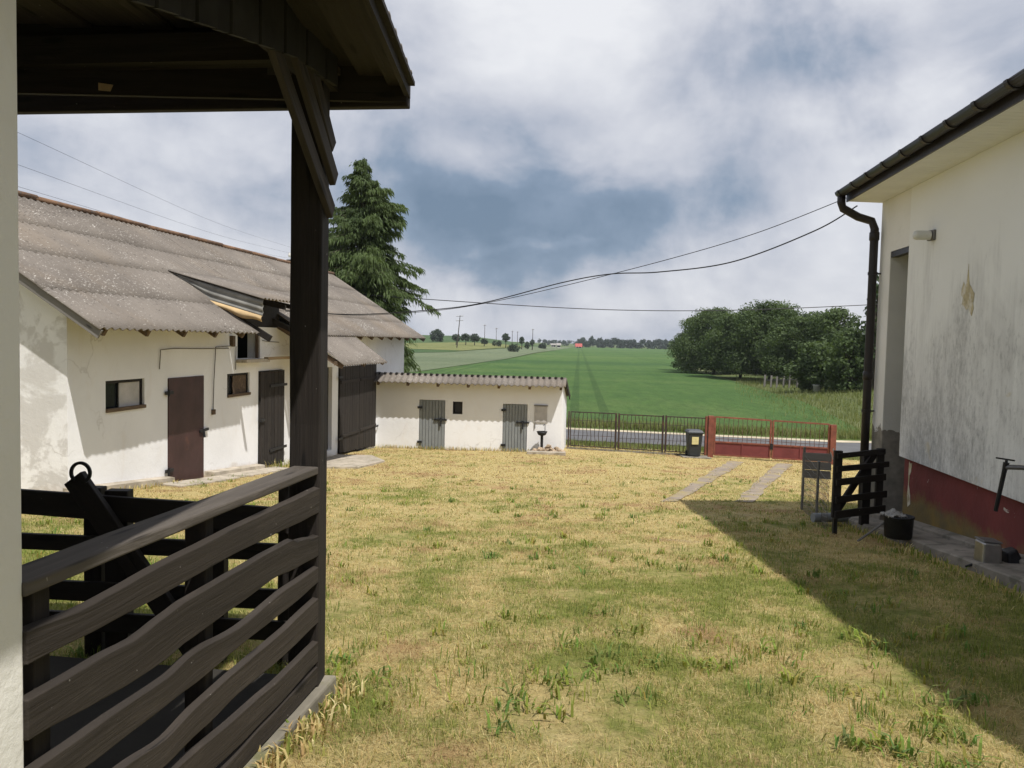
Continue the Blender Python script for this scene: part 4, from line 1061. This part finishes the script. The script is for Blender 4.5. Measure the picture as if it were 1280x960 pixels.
# tall drooping spruce behind the barn
def spruce(x, y, ztop, zlow):
    z = gz(x, y); t = thing('spruce_tree', (x, y, z), 'tall dark drooping spruce tree rising behind the far end of the barn', 'tree')
    mb = MB(); mb.rnd = []; br = MB()
    lv = zlow
    while lv < ztop:
        k = (ztop - lv) / (ztop - zlow)
        L0 = .22 + 3.55 * k ** .78 * (1 - .16 * k)
        nb = 15 if k > .15 else 8
        for b in range(nb):
            az = random.uniform(0, 6.283); dvx = math.cos(az); cl = mnoise.noise(V((math.cos(az) * 1.5, math.sin(az) * 1.5, lv * .75)))
            L = L0 * random.uniform(.6, 1.12) * (1 + .95 * cl) * (1.12 if dvx < -.2 else 1)
            if cl < -.38: continue
            dv = V((math.cos(az), math.sin(az), 0)); p0 = V((x, y, lv + random.uniform(-.35, .35)))
            base = .5 + .9 * cl + random.uniform(-.15, .15); pts = []
            up = random.uniform(.35, .8) if k < .35 else random.uniform(.1, .5)
            for i in range(7):
                s_ = i / 6
                pts.append(p0 + dv * L * s_ + V((0, 0, L * (up * s_ - (.62 + .1 * k) * s_ * s_ + .16 * s_ ** 4))))
            br.tube(pts[::2], [.035 * k + .01, .02, .012, .005], 4, caps=False)
            nt_ = int(24 + L * 90)
            sd = dv.cross(V((0, 0, 1)))
            for q in range(nt_):
                s_ = random.random() ** .6; i = min(5, int(s_ * 6)); p = pts[i].lerp(pts[i + 1], s_ * 6 - i)
                lat = random.gauss(0, 1) * (.05 + .17 * L * (1 - s_ * .75))
                p = p + sd * lat + V((0, 0, -abs(lat) * .35 + random.uniform(-.05, .08)))
                ln = random.uniform(.10, .36) * (.6 + .4 * min(1, L / 2))
                dr = (V((0, 0, -random.uniform(.1, 1.7))) + dv * random.uniform(.2, 1.1) + sd * (lat * 1.2 + random.uniform(-.5, .5))).normalized()
                wd = random.uniform(.012, .032); sx = dr.cross(rdir()).normalized() * wd
                a = p; m_ = p + dr * ln * .5; e = p + (dr + V((0, 0, -.3))).normalized() * ln
                mb.add([a - sx * .5, a + sx * .5, m_ + sx, e, m_ - sx], [(0, 1, 2, 4), (4, 2, 3)])
                mb.rnd += [min(1, max(0, base + random.uniform(-.3, .3)))] * 5
        lv += .19 if k > .2 else .14
    mb.build('crown', 'leaf_spruce', t)
    br.tube([(x, y, z - .3), (x, y, zlow), (x, y, ztop - .4)], [.24, .2, .03], 8)
    br.build('trunk', 'bark', t)
spruce(-6.75, 35.6, 7.75, -3.1)

# orchard trees on the bank to the right
G = 'orchard trees along the field edge'
specs = [
 # px, Y, top py, width px, lo, material, label
 (864, 122, 396, 60, .2, 'leaf_light', 'light green bushy tree at the left end of the orchard row'),
 (892, 112, 384, 104, .6, 'leaf_orchard', 'dense low round tree second from the left in the orchard row'),
 (925, 98, 391, 104, 1.2, 'leaf_orchard', 'round orchard tree left of the tallest orchard crown'),
 (962, 93, 375, 124, 1.4, 'leaf_orchard', 'tallest broad orchard tree in the middle of the row'),
 (1000, 84, 395, 104, 1.0, 'leaf_orchard', 'orchard tree just right of the tallest broad crown'),
 (1044, 80, 384, 112, .5, 'leaf_orchard', 'wide orchard tree nearest the house downpipe'),
 (1022, 66, 426, 84, .2, 'leaf_orchard', 'low dark bush in front of the orchard trees'),
 (1062, 62, 412, 74, .1, 'leaf_orchard', 'bushy green thicket left of the house downpipe'),
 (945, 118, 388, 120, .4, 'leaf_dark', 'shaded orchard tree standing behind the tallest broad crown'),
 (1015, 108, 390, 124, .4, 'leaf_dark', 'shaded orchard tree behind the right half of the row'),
]
for (px, Y, top, wpx, lo, lm, lab) in specs:
    x = (px - 640) / 1000 * Y; hz = 427 + .0227 * (px - 640)
    zt = (hz - top) / 1000 * Y; zg = gz(x, Y)
    tree('bush' if 'bush' in lab and 'bushy' not in lab else 'orchard_tree', lab, G, x, Y, zt - zg, wpx / 1000 * Y, lo, lm, .18, 190, 62, shape='loose', cat='bush' if 'low dark bush' in lab else 'tree')
# dark conifer top by the downpipe
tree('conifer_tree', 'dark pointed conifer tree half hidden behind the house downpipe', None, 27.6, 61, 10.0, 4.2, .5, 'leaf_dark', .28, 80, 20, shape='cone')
# row of vertical old pickets under the trees and a white tub
pk = thing('picket_fence', (25, 76, gz(25, 76)), 'old grey picket fence with gaps under the orchard trees', 'fence')
mb = MB()
for i in range(13):
    x = 24.2 + i * .42 + random.uniform(-.08, .08); y = 76.5 - i * .5; z = gz(x, y); mb.bar((x, y, z - .1), (x + random.uniform(-.05, .05), y, z + random.uniform(1.1, 1.5)), .18, .05, up=(0, 1, 0))
mb.build('pickets', 'grey_wood', pk)
mb = MB(); mb.bar((24.2, 76.6, gz(24.2, 76.6) + .8), (29.2, 70.5, gz(29.2, 70.5) + .8), .05, .08); mb.build('rail', 'grey_wood', pk)
tx, ty = 24.6, 64.5; tz = gz(tx, ty)
tb = thing('white_tub', (tx, ty, tz), 'small white tub lying in the tall grass below the dark bush', 'tub')
mb = MB(); mb.lathe((tx, ty, tz + .15), [(.22, 0), (.3, .5), (.33, .5), (.33, .56), (.27, .56), (.2, .05)], 14); mb.build('body', 'far_white', tb, smooth=True)

# trees along the far lane
G2 = 'small trees along the far lane'
far = [(545, 412, 16, 380, 0, 'broad low tree farthest left on the horizon beside the spruce'), (569, 418, 10, 330, 1, 'slim far tree standing beside the leaning utility pole'),
       (581, 417.5, 11, 332, 1, 'round far tree second right of the leaning pole'), (592, 418, 12, 334, 1, 'dark round far tree third in the lane row'), (604, 424, 9, 330, 1, 'small far tree below the second utility pole'),
       (616.5, 428, 5, 350, 0, 'tiny bush left of the tiny far tree on the lane'), (622.5, 428, 6, 350, 0, 'tiny far tree just left of the tallest far tree'), (631, 417, 11, 335, 2, 'tallest oval far tree in the lane row'),
       (641, 435, 14, 270, 3, 'low dark bush at the edge of the grey-green field'), (651, 421, 8, 330, 2, 'narrow upright far tree right of the low bush'), (658, 427, 6, 350, 0, 'small round far tree between two upright ones'),
       (664, 424.5, 7, 340, 2, 'far tree with thin pole above its crown'), (677, 429, 9, 420, 0, 'low spreading far tree left of the white farmhouses')]
for (px, top, wpx, Y, kd, lab) in far:
    x = (px - 640) / 1000 * Y; hz = 427 + .0227 * (px - 640); zg = gz(x, Y) ; zt = (hz - top) / 1000 * Y
    h = max(zt - zg, 2.6) * 1.08
    tree('far_bush' if kd == 3 or 'tiny bush' in lab else 'far_tree', lab, G2, x, Y, h, wpx / 1000 * Y * 1.2, .1 if kd in (0, 3) else h * .34, 'leaf_far', .42 * Y / 330, 60, 16, cat='bush' if kd == 3 or 'tiny bush' in lab else 'tree', trunk_r=.16, limbs=False, zg=zg, shape='tall' if kd == 2 else 'round')
# distant woods as one mass
mb = MB(); mb.rnd = []
for i in range(420):
    px = random.uniform(722, 860) if i < 330 else random.uniform(672, 760)
    Y = random.uniform(720, 800) if i < 330 else random.uniform(980, 1080)
    x = (px - 640) / 1000 * Y; n = mnoise.noise(V((px * .11, 0, 0))) + .6 * mnoise.noise(V((px * .33, 4, 0)))
    hh = (8.2 + 3.2 * n) if i < 330 else 7 + 1.0 * n
    if 722 <= px < 760 and i < 330: hh += 1.0 * (1 if int(px / 5) % 2 else -1.5)
    r = random.uniform(1.5, 2.7); c = V((x, Y, gz(x, Y) + max(.8, random.uniform(.0, 1) ** .5 * (hh - r * .6))))
    b = random.uniform(.1, .9)
    for _ in range(30):
        d = rdir(); card(mb, c + d * r * random.uniform(.5, 1.1), d + rdir() * .7, rdir(), 1.4, 1.5, b)
tag(mb.build('far_forest', 'leaf_forest'), 'dark strip of distant woods on the horizon beyond the green field', 'forest', kind='stuff')
# far houses
def far_house(label, px, Y, w, d, hw, hr, wm_, rm, name='farmhouse'):
    x = (px - 640) / 1000 * Y; z = gz(x, Y); t = thing(name, (x, Y, z), label, 'house')
    mb = MB(); mb.prism([(x - w / 2, Y - d / 2, z - .5), (x + w / 2, Y - d / 2, z - .5), (x + w / 2, Y + d / 2, z - .5), (x - w / 2, Y + d / 2, z - .5)], (0, 0, hw + .5))
    mb.build('wall', wm_, t)
    mb = MB(); e = .5; mb.prism([(x - w / 2 - e, Y - d / 2 - e, z + hw), (x - w / 2 - e, Y + d / 2 + e, z + hw), (x - w / 2 - e, Y, z + hw + hr)], (w + 2 * e, 0, 0)); mb.build('roof', rm, t)
    mb = MB()
    for i in (-.28, .05, .3): mb.box((x + i * w, Y - d / 2 - .03, z + hw * .55), (.9, .06, 1.1))
    mb.build('windows', 'glass_dark', t)
far_house('far cottage with a bright red roof in front of the distant woods', 722, 640, 4.6, 6, 1.1, 2.6, 'far_white', 'red_tile')
far_house('small white far house right of the low spreading tree', 697, 600, 2.6, 5, 1.9, 1.5, 'far_white', 'far_grey')
far_house('longer white far farmhouse beside the smaller white house', 690.5, 620, 3.6, 5, 1.7, 1.2, 'far_white', 'far_grey')
# utility poles on the lane
def pole(label, x, Y, h, lean=0, arms=1, r=.11, zg=None):
    z = gz(x, Y) if zg is None else zg; t = thing('utility_pole', (x, Y, z), label, 'utility pole', 'utility poles')
    top = V((x + lean, Y, z + h)); mb = MB(); mb.tube([(x, Y, z - .3), top], [r * 1.3, r * .8], 8); mb.build('pole', 'bark', t)
    for i in range(arms):
        aw = 1.3 if arms > 1 or Y < 100 else .55
        c = top + V((-lean * .1 * (i + 1), 0, -.3 - 1.6 * i)); mb = MB(); mb.bar(c - V((aw, 0, .1)), c + V((aw, 0, .1)), .12, .12); a = mb.build('crossarm', 'bark', t)
        mb = MB()
        for k in (-.88 * aw, -.45 * aw, .45 * aw, .88 * aw): mb.lathe(c + V((k, 0, .1)), [(.05, 0), (.08, .1), (.05, .25)], 6)
        mb.build('insulators', 'far_white', a)
def at_px(px, Y): return (px - 640) / 1000 * Y
pole('leaning utility pole with crossarm, tallest on the horizon', at_px(570, 290), 290, 11.8, 1.0, 2, .16)
pole('second utility pole standing above the small far tree', at_px(604.5, 330), 330, 9.0, 0, 1, .10)
pole('thin far pole left of the tallest oval tree', at_px(619, 350), 350, 8.0, 0, 1, .09)
pole('short far pole right of the tallest oval tree', at_px(639, 420), 420, 7.6, 0, 1, .13)
pole('short far pole just left of the narrow upright tree', at_px(645.5, 440), 440, 7.6, 0, 1, .13)
pole('thin far pole rising above the right upright tree', at_px(664.5, 345), 345, 9.0, 0, 1, .13)
# near poles that carry the line along the road and the yard wires
pole('near utility pole hidden behind the barn', -16.0, 38.0, 6.6, 0, 1, .11)
pole('near utility pole out of sight past the house', 26, 33.5, 6.9, 0, 1, .11)
def wire(label, pts, r, n=24):
    P = [V(p) for p in pts]; out = []
    for i in range(len(P) - 1):
        p0, p1, p2, p3 = P[max(i - 1, 0)], P[i], P[i + 1], P[min(i + 2, len(P) - 1)]
        for j in range(n):
            t = j / n; out.append(.5 * ((2 * p1) + (p2 - p0) * t + (2 * p0 - 5 * p1 + 4 * p2 - p3) * t * t + (3 * p1 - p0 - 3 * p2 + p3) * t ** 3))
    out.append(P[-1]); mb = MB(); mb.tube(out, r, 5)
    tag(mb.build('power_line', 'wire_black'), label, 'power line', 'wires over the yard')
def yw(px, py):
    u = (px - 640) / 1000; s_ = (4.55 - u * 11.35) / (9.5 + u * 8.1); Y = 11.35 + 8.1 * s_
    return V((4.55 - 9.5 * s_, Y, (427 + .0227 * (px - 640) - py) / 1000 * Y))
wire('thin upper wire from the house gutter across the yard to the barn', [yw(1052, 248), yw(940, 292), yw(830, 325), yw(700, 358), yw(600, 380), yw(530, 389.5), yw(440, 394), BW(18.9, .2, .62)], .006)
wire('thicker sagging lower wire from the house gutter to the barn', [yw(1062, 259), yw(1010, 290), yw(910, 328), yw(820, 340.5), yw(760, 343), yw(700, 353.5), yw(600, 379), yw(530, 388), yw(440, 393), BW(18.95, .2, .60)], .010)
wire('nearly level black wire along the road behind the spruce tree', [(-16, 37.8, 2.55), (-3.63, 33, 1.66), (5.4, 33, 1.40), (14.2, 33.2, 1.82), (26, 33.3, 2.85)], .016)
for k, (z0, z1) in enumerate(((3.25, 4.7), (2.72, 4.45), (2.36, 4.2))):
    wire('faint thin %s wire above the barn roof ridge' % ('upper', 'middle', 'lower')[k], [(-7.0, 4, z0 - .35), (-8.2, 13, z0), (-10.2, 28, (z0 + z1) / 2 - .15), (-11.5, 45, z1)], .003)
pole('hidden pole far behind the barn', -11.5, 45.2, 8.6, 0, 1, .1)

# ------------------------------------------------------------------ lawn: dry mown grass, weeds
straw = [(.49, .39, .165), (.57, .47, .215), (.40, .31, .125), (.63, .54, .29), (.46, .32, .15)]
browns = [(.36, .235, .12), (.30, .19, .09), (.43, .30, .16)]
greens = [(.20, .24, .05), (.27, .29, .07), (.35, .34, .10), (.15, .205, .04)]
gb = MB(); gb.col = []
def blade(x, y, z, h, w, az, bend, c):
    dx, dy = math.cos(az), math.sin(az); sx, sy = -dy * w / 2, dx * w / 2
    m = (x + dx * bend * .35 * h, y + dy * bend * .35 * h, z + h * .6); t = (x + dx * bend * h, y + dy * bend * h, z + h * (1 - .35 * min(1, bend)))
    b = len(gb.v); P = [(x - sx, y - sy, z - .005), (x + sx, y + sy, z - .005), (m[0] + sx * .8, m[1] + sy * .8, m[2]), (m[0] - sx * .8, m[1] - sy * .8, m[2]), t]
    gb.v += P; gb.t += P; gb.f += [(b, b + 1, b + 2, b + 3), (b + 3, b + 2, b + 4)]
    gb.col += [c] * 5
def blocked(x, y):
    if x < -7.85 + .12 * y + .12 and y > 11.4: return True          # barn
    if x > 3.78 + .114 * y - .60 and y < 10.9: return True          # apron, house
    if x < -1.345 + .145 * y + .08 and y < 3.75: return True        # porch
    if y > 27.1 - .12 * (x + 4.6) - .02 and x < 2.0: return True     # shed
    for (l0, l1, r0, r1) in (((2.46, 12.9), (7.3, 26.6), (2.76, 12.95), (7.85, 26.6)), ((3.72, 13.1), (8.9, 26.6), (4.03, 13.15), (9.45, 26.6))):
        if 13 < y < 26.6:
            k = (y - 12.9) / 13.7
            a, b = l0[0] + (l1[0] - l0[0]) * k, r0[0] + (r1[0] - r0[0]) * k
            j = .07 * mnoise.noise(V((y * 1.7, a, 0))) + .06 + (.2 if mnoise.noise(V((x * 2.2, y * 1.1, 50))) > .2 else 0)
            if a + j < x < b - j: return True
    if -5 < x < -3.45 and 18.7 < y < 23: return True
    return y > 29.8
bands = [(2.55, 4.2, 6500, .032, .0020), (4.2, 6.5, 3300, .032, .0028), (6.5, 10, 1500, .033, .0042), (10, 16, 520, .034, .0075), (16, 30, 170, .04, .014)]
for (y0, y1, dens, hh, ww) in bands:
    x0, x1 = (-.72 * y1 - .5, .70 * y1 + .3) if y1 < 12 else (-8, min(13, .5 * y1 + 2))
    n = int((y1 - y0) * (x1 - x0) * dens)
    for _ in range(n):
        y = random.uniform(y0, y1); x = random.uniform(x0, x1)
        if abs(x) > .72 * y + .4 or blocked(x, y): continue
        if mnoise.noise(V((x * 1.3 + 3, y * 1.3, 7))) > .36 and random.random() < .8: continue    # thin, bare spots
        gn = greenness(x, y) + random.uniform(-.24, .24)
        tall = 1 + .7 * max(0, mnoise.noise(V((x * 1.1, y * 1.1, 12))))
        c = random.choice(greens) if gn > .50 else random.choice(straw)
        if c in greens: h, bd = hh * random.uniform(.5, 1.5) * tall, random.uniform(.2, 1.4)
        else: h, bd = hh * random.uniform(.35, 1.1) * tall, random.uniform(.5, 3.0)
        f = random.uniform(.62, 1.22)
        if c in straw and brownness(x, y) + random.uniform(-.15, .15) > .17: c = random.choice(browns)
        blade(x, y, gz(x, y) + micro(x, y), h, ww * random.uniform(.7, 1.4), random.uniform(0, 6.283), bd, tuple(q * f for q in c))
# rosettes of broad-leaved weeds and taller tufts
for _ in range(1500):
    y = 2.7 + 15 * random.random() ** 1.5; x = random.uniform(-.6, .62) * y
    if blocked(x, y) or mnoise.noise(V((x * .6, y * .6, 30))) + (.25 if x > 0 else .15) < .08: continue
    z = gz(x, y) + micro(x, y); c = random.choice(greens[:2] + [(.14, .20, .05)]); s_ = random.uniform(.3, .95)
    kind = random.random()
    for j in range(random.randint(6, 16)):
        if kind < .55: blade(x + random.gauss(0, .035), y + random.gauss(0, .035), z, .10 * s_ * random.uniform(.5, 1.2), .017 * s_, random.uniform(0, 6.283), random.uniform(.3, 1.3), tuple(q * random.uniform(.8, 1.25) for q in c))
        else: blade(x + random.gauss(0, .05), y + random.gauss(0, .05), z, .11 * s_ * random.uniform(.5, 1.2), .006, random.uniform(0, 6.283), random.uniform(.1, .7), tuple(q * random.uniform(.8, 1.25) for q in c))
# ragged tufts against walls, footing and posts
def edge(p, q, n, h, greenp=.45):
    for _ in range(n):
        k = random.random(); x = p[0] + (q[0] - p[0]) * k + random.gauss(0, .05); y = p[1] + (q[1] - p[1]) * k + random.gauss(0, .05)
        c = random.choice(greens if random.random() < greenp else straw)
        blade(x, y, gz(x, y), h * random.uniform(.3, 1.2), .012, random.uniform(0, 6.283), random.uniform(.1, .9), c)
edge(SW(0, .07, 0), SW(6.3, .07, 0), 900, .16, .25); edge(FX(2.1), FX(6.9), 900, .18, .35)
edge(BW(11.5, .22, 0), BW(14.2, .22, 0), 300, .1, .3); edge(BW(18, .2, 0), BW(20.4, .2, 0), 160, .22, .8)
edge(HW(3, .50, 0), HW(11, .62, 0), 900, .09, .6); edge(PW(2.4, .1, 0), PW(3.7, .1, 0), 500, .07, .3); edge(FX(7.2), FX(11.4), 200, .10, .4)
tag(gb.build('grass', 'grass_blade'), 'dry mown lawn grass with green weeds covering the yard', 'grass', kind='stuff')
# tall grass on the bank and along the road
vg = MB(); vg.rnd = []
def vblade(x, y, h, w):
    z = gz(x, y); a = random.uniform(0, 6.283); b = random.uniform(.1, .5) * h; s = V((-math.sin(a), math.cos(a), 0)) * w
    p = V((x, y, z)); vg.add([p - s, p + s, p + V((math.cos(a) * b, math.sin(a) * b, h))], [(0, 1, 2)]); vg.rnd += [random.random()] * 3
for _ in range(26000):
    y = 38 + 62 * random.random() ** 1.3; x = random.uniform(.28, .60) * y
    lim = next((a[0] + (b[0] - a[0]) * (y - a[1]) / (b[1] - a[1]) for a, b in zip(BANK, BANK[1:]) if y <= b[1]), 28)
    if x < lim - 1.2 + random.gauss(0, 1.5): continue
    h_ = .5 + .5 * mnoise.noise(V((x * .3, y * .3, 0))); vblade(x, y, max(.1, random.uniform(.15, .5) * (h_ + .5)), .03)
for _ in range(9000):
    x = random.uniform(-4, 24); y = 37.0 + random.uniform(0, 1.9) + .0083 * (x + 80); vblade(x, y, random.uniform(.15, .45), .025)
for _ in range(5000):
    x = random.uniform(1, 16); y = random.uniform(29.9, 31.2) + .0083 * x; vblade(x, y, random.uniform(.08, .22), .02)
tag(vg.build('verge_grass', 'verge_blade'), 'tall pale grass on the roadside verge and the orchard bank', 'grass', kind='stuff')

# ------------------------------------------------------------------ sky, sun, camera
SUN = V((.34, -.43, 1)).normalized()
el = math.asin(SUN.z); azi = math.atan2(SUN.x, SUN.y)
w = bpy.data.worlds.new('World'); S.world = w; w.use_nodes = True
nt = w.node_tree; nt.nodes.clear(); t = NT(nt)
out = t.new('ShaderNodeOutputWorld')
sky = t.new('ShaderNodeTexSky'); sky.sky_type = 'NISHITA'; sky.sun_disc = False; sky.sun_elevation = el; sky.sun_rotation = azi
sky.air_density = 1.2; sky.dust_density = 1.5
bg1 = t.new('ShaderNodeBackground'); bg1.inputs[1].default_value = .1; t.L.new(sky.outputs[0], bg1.inputs[0])
tcn = t.new('ShaderNodeTexCoord'); nv = t.new('ShaderNodeVectorMath', operation='NORMALIZE'); t.L.new(tcn.outputs['Generated'], nv.inputs[0])
X, Y, Z = t.sep(nv.outputs[0])
zz = t.math('ADD', t.math('MAXIMUM', Z, 0), .34)
cb = t.new('ShaderNodeCombineXYZ'); t.L.new(t.math('DIVIDE', X, zz), cb.inputs[0]); t.L.new(t.math('DIVIDE', Y, zz), cb.inputs[1]); cb.inputs[2].default_value = .37
n1 = t.noise(cb.outputs[0], 1.15, 9, .54, .6)
n2 = t.noise(cb.outputs[0], 3.4, 8, .55, .3)
def sky_vec(dx, dz):
    c = t.new('ShaderNodeCombineXYZ'); t.L.new(t.math('ADD', X, dx), c.inputs[0]); t.L.new(Y, c.inputs[1])
    t.L.new(t.math('MULTIPLY', t.math('ADD', t.math('ADD', Z, dz), t.math('MULTIPLY', t.math('SUBTRACT', n1, .5), .10)), 1.25), c.inputs[2]); return c.outputs[0]
n3 = t.noise(sky_vec(0, 0), 3.6, 9, .55, .3)
n4 = t.noise(sky_vec(.035, .05), 3.6, 9, .55, .3)
relief = t.math('MULTIPLY', t.math('SUBTRACT', n3, n4), .9)
edge_ = t.math('SUBTRACT', t.ramp(n3, [(.40, 0), (.50, .55), (.62, 1)]), .5)
def warp(seed):
    c = t.new('ShaderNodeCombineXYZ'); t.L.new(t.math('ADD', X, seed), c.inputs[0]); t.L.new(Y, c.inputs[1]); t.L.new(t.math('MULTIPLY', Z, 1.5), c.inputs[2])
    return t.math('SUBTRACT', t.noise(c.outputs[0], 5.5, 9, .56), .5)
XW = t.math('ADD', X, t.math('MULTIPLY', warp(0), .34)); ZW = t.math('ADD', Z, t.math('MULTIPLY', warp(7.3), .17))
def lobe(cx, cz, sx, sz, amp):
    a = t.math('DIVIDE', t.math('SUBTRACT', XW, cx), sx); b = t.math('DIVIDE', t.math('SUBTRACT', ZW, cz), sz)
    d = t.math('ADD', t.math('MULTIPLY', a, a), t.math('MULTIPLY', b, b)); d = t.math('MULTIPLY', d, t.math('ADD', t.math('MULTIPLY', d, .6), .4))
    return t.math('MULTIPLY', t.math('EXPONENT', t.math('MULTIPLY', d, -1)), amp)
tot = t.math('ADD', t.math('MULTIPLY', t.math('SUBTRACT', n1, .5), .5), t.math('MULTIPLY', t.math('SUBTRACT', n2, .5), .25))
tot = t.math('ADD', tot, t.math('ADD', relief, t.math('MULTIPLY', edge_, .17)))
tot = t.math('ADD', tot, .57)
for L_ in ((.0, .135, .25, .075, -.33), (-.10, .215, .13, .06, -.15), (.04, .37, .19, .07, .20), (.03, .04, .40, .028, .08), (.25, .335, .14, .04, -.13),
           (.43, .42, .06, .06, .24), (.42, .25, .07, .03, .20), (-.33, .25, .22, .10, .10), (.28, .20, .12, .05, -.06), (.36, .10, .16, .05, .10), (.02, .115, .08, .012, .16)):
    tot = t.math('ADD', tot, lobe(*L_))
ccol = t.ramp(tot, [(.05, (.165, .232, .325)), (.26, (.235, .305, .41)), (.46, (.43, .465, .55)), (.62, (.57, .59, .655)), (.95, (.80, .81, .84))])
bg2 = t.new('ShaderNodeBackground'); bg2.inputs[1].default_value = .88; t.L.new(ccol, bg2.inputs[0])
mx = t.new('ShaderNodeMixShader'); mx.inputs[0].default_value = .95
t.L.new(bg1.outputs[0], mx.inputs[1]); t.L.new(bg2.outputs[0], mx.inputs[2]); t.L.new(mx.outputs[0], out.inputs[0])

sl = bpy.data.lights.new('sun', 'SUN'); sl.energy = 4.2; sl.angle = R(.6); sl.color = (1, .965, .915)
so = bpy.data.objects.new('sun', sl); COL.objects.link(so); so.rotation_euler = SUN.to_track_quat('Z', 'Y').to_euler()
so.location = (8, -10, 20)
# thin summer air over the fields
hz = MB(); hz.hexa([V(p) for p in ((-1000, -70, -6.0), (1000, -70, -6.0), (1000, 1500, -6.0), (-1000, 1500, -6.0), (-1000, -70, 14), (1000, -70, 14), (1000, 1500, 14), (-1000, 1500, 14))])
hm = bpy.data.materials.new('haze_air'); hm.use_nodes = True; hm.node_tree.nodes.clear(); th = NT(hm.node_tree)
pv = th.new('ShaderNodeVolumePrincipled'); pv.inputs['Color'].default_value = (.86, .92, 1, 1); pv.inputs['Density'].default_value = .00016
th.L.new(pv.outputs[0], th.new('ShaderNodeOutputMaterial').inputs['Volume'])
MATS['haze_air'] = hm
tag(hz.build('haze', 'haze_air'), kind='stuff')

cam = bpy.data.cameras.new('camera'); co = bpy.data.objects.new('camera', cam); COL.objects.link(co)
cam.sensor_width = 36; cam.lens = 36 * 1000 / 1280; cam.clip_start = .05; cam.clip_end = 20000
co.matrix_world = Matrix.Rotation(math.pi / 2 - R(3.03), 4, 'X') @ Matrix.Rotation(R(1.3), 4, 'Z')
S.camera = co
S.view_settings.view_transform = 'Standard'; S.view_settings.look = 'None'; S.view_settings.exposure = .3; S.view_settings.gamma = 1
S.cycles.use_denoising = True
S.cycles.max_bounces = 6; S.cycles.transparent_max_bounces = 4
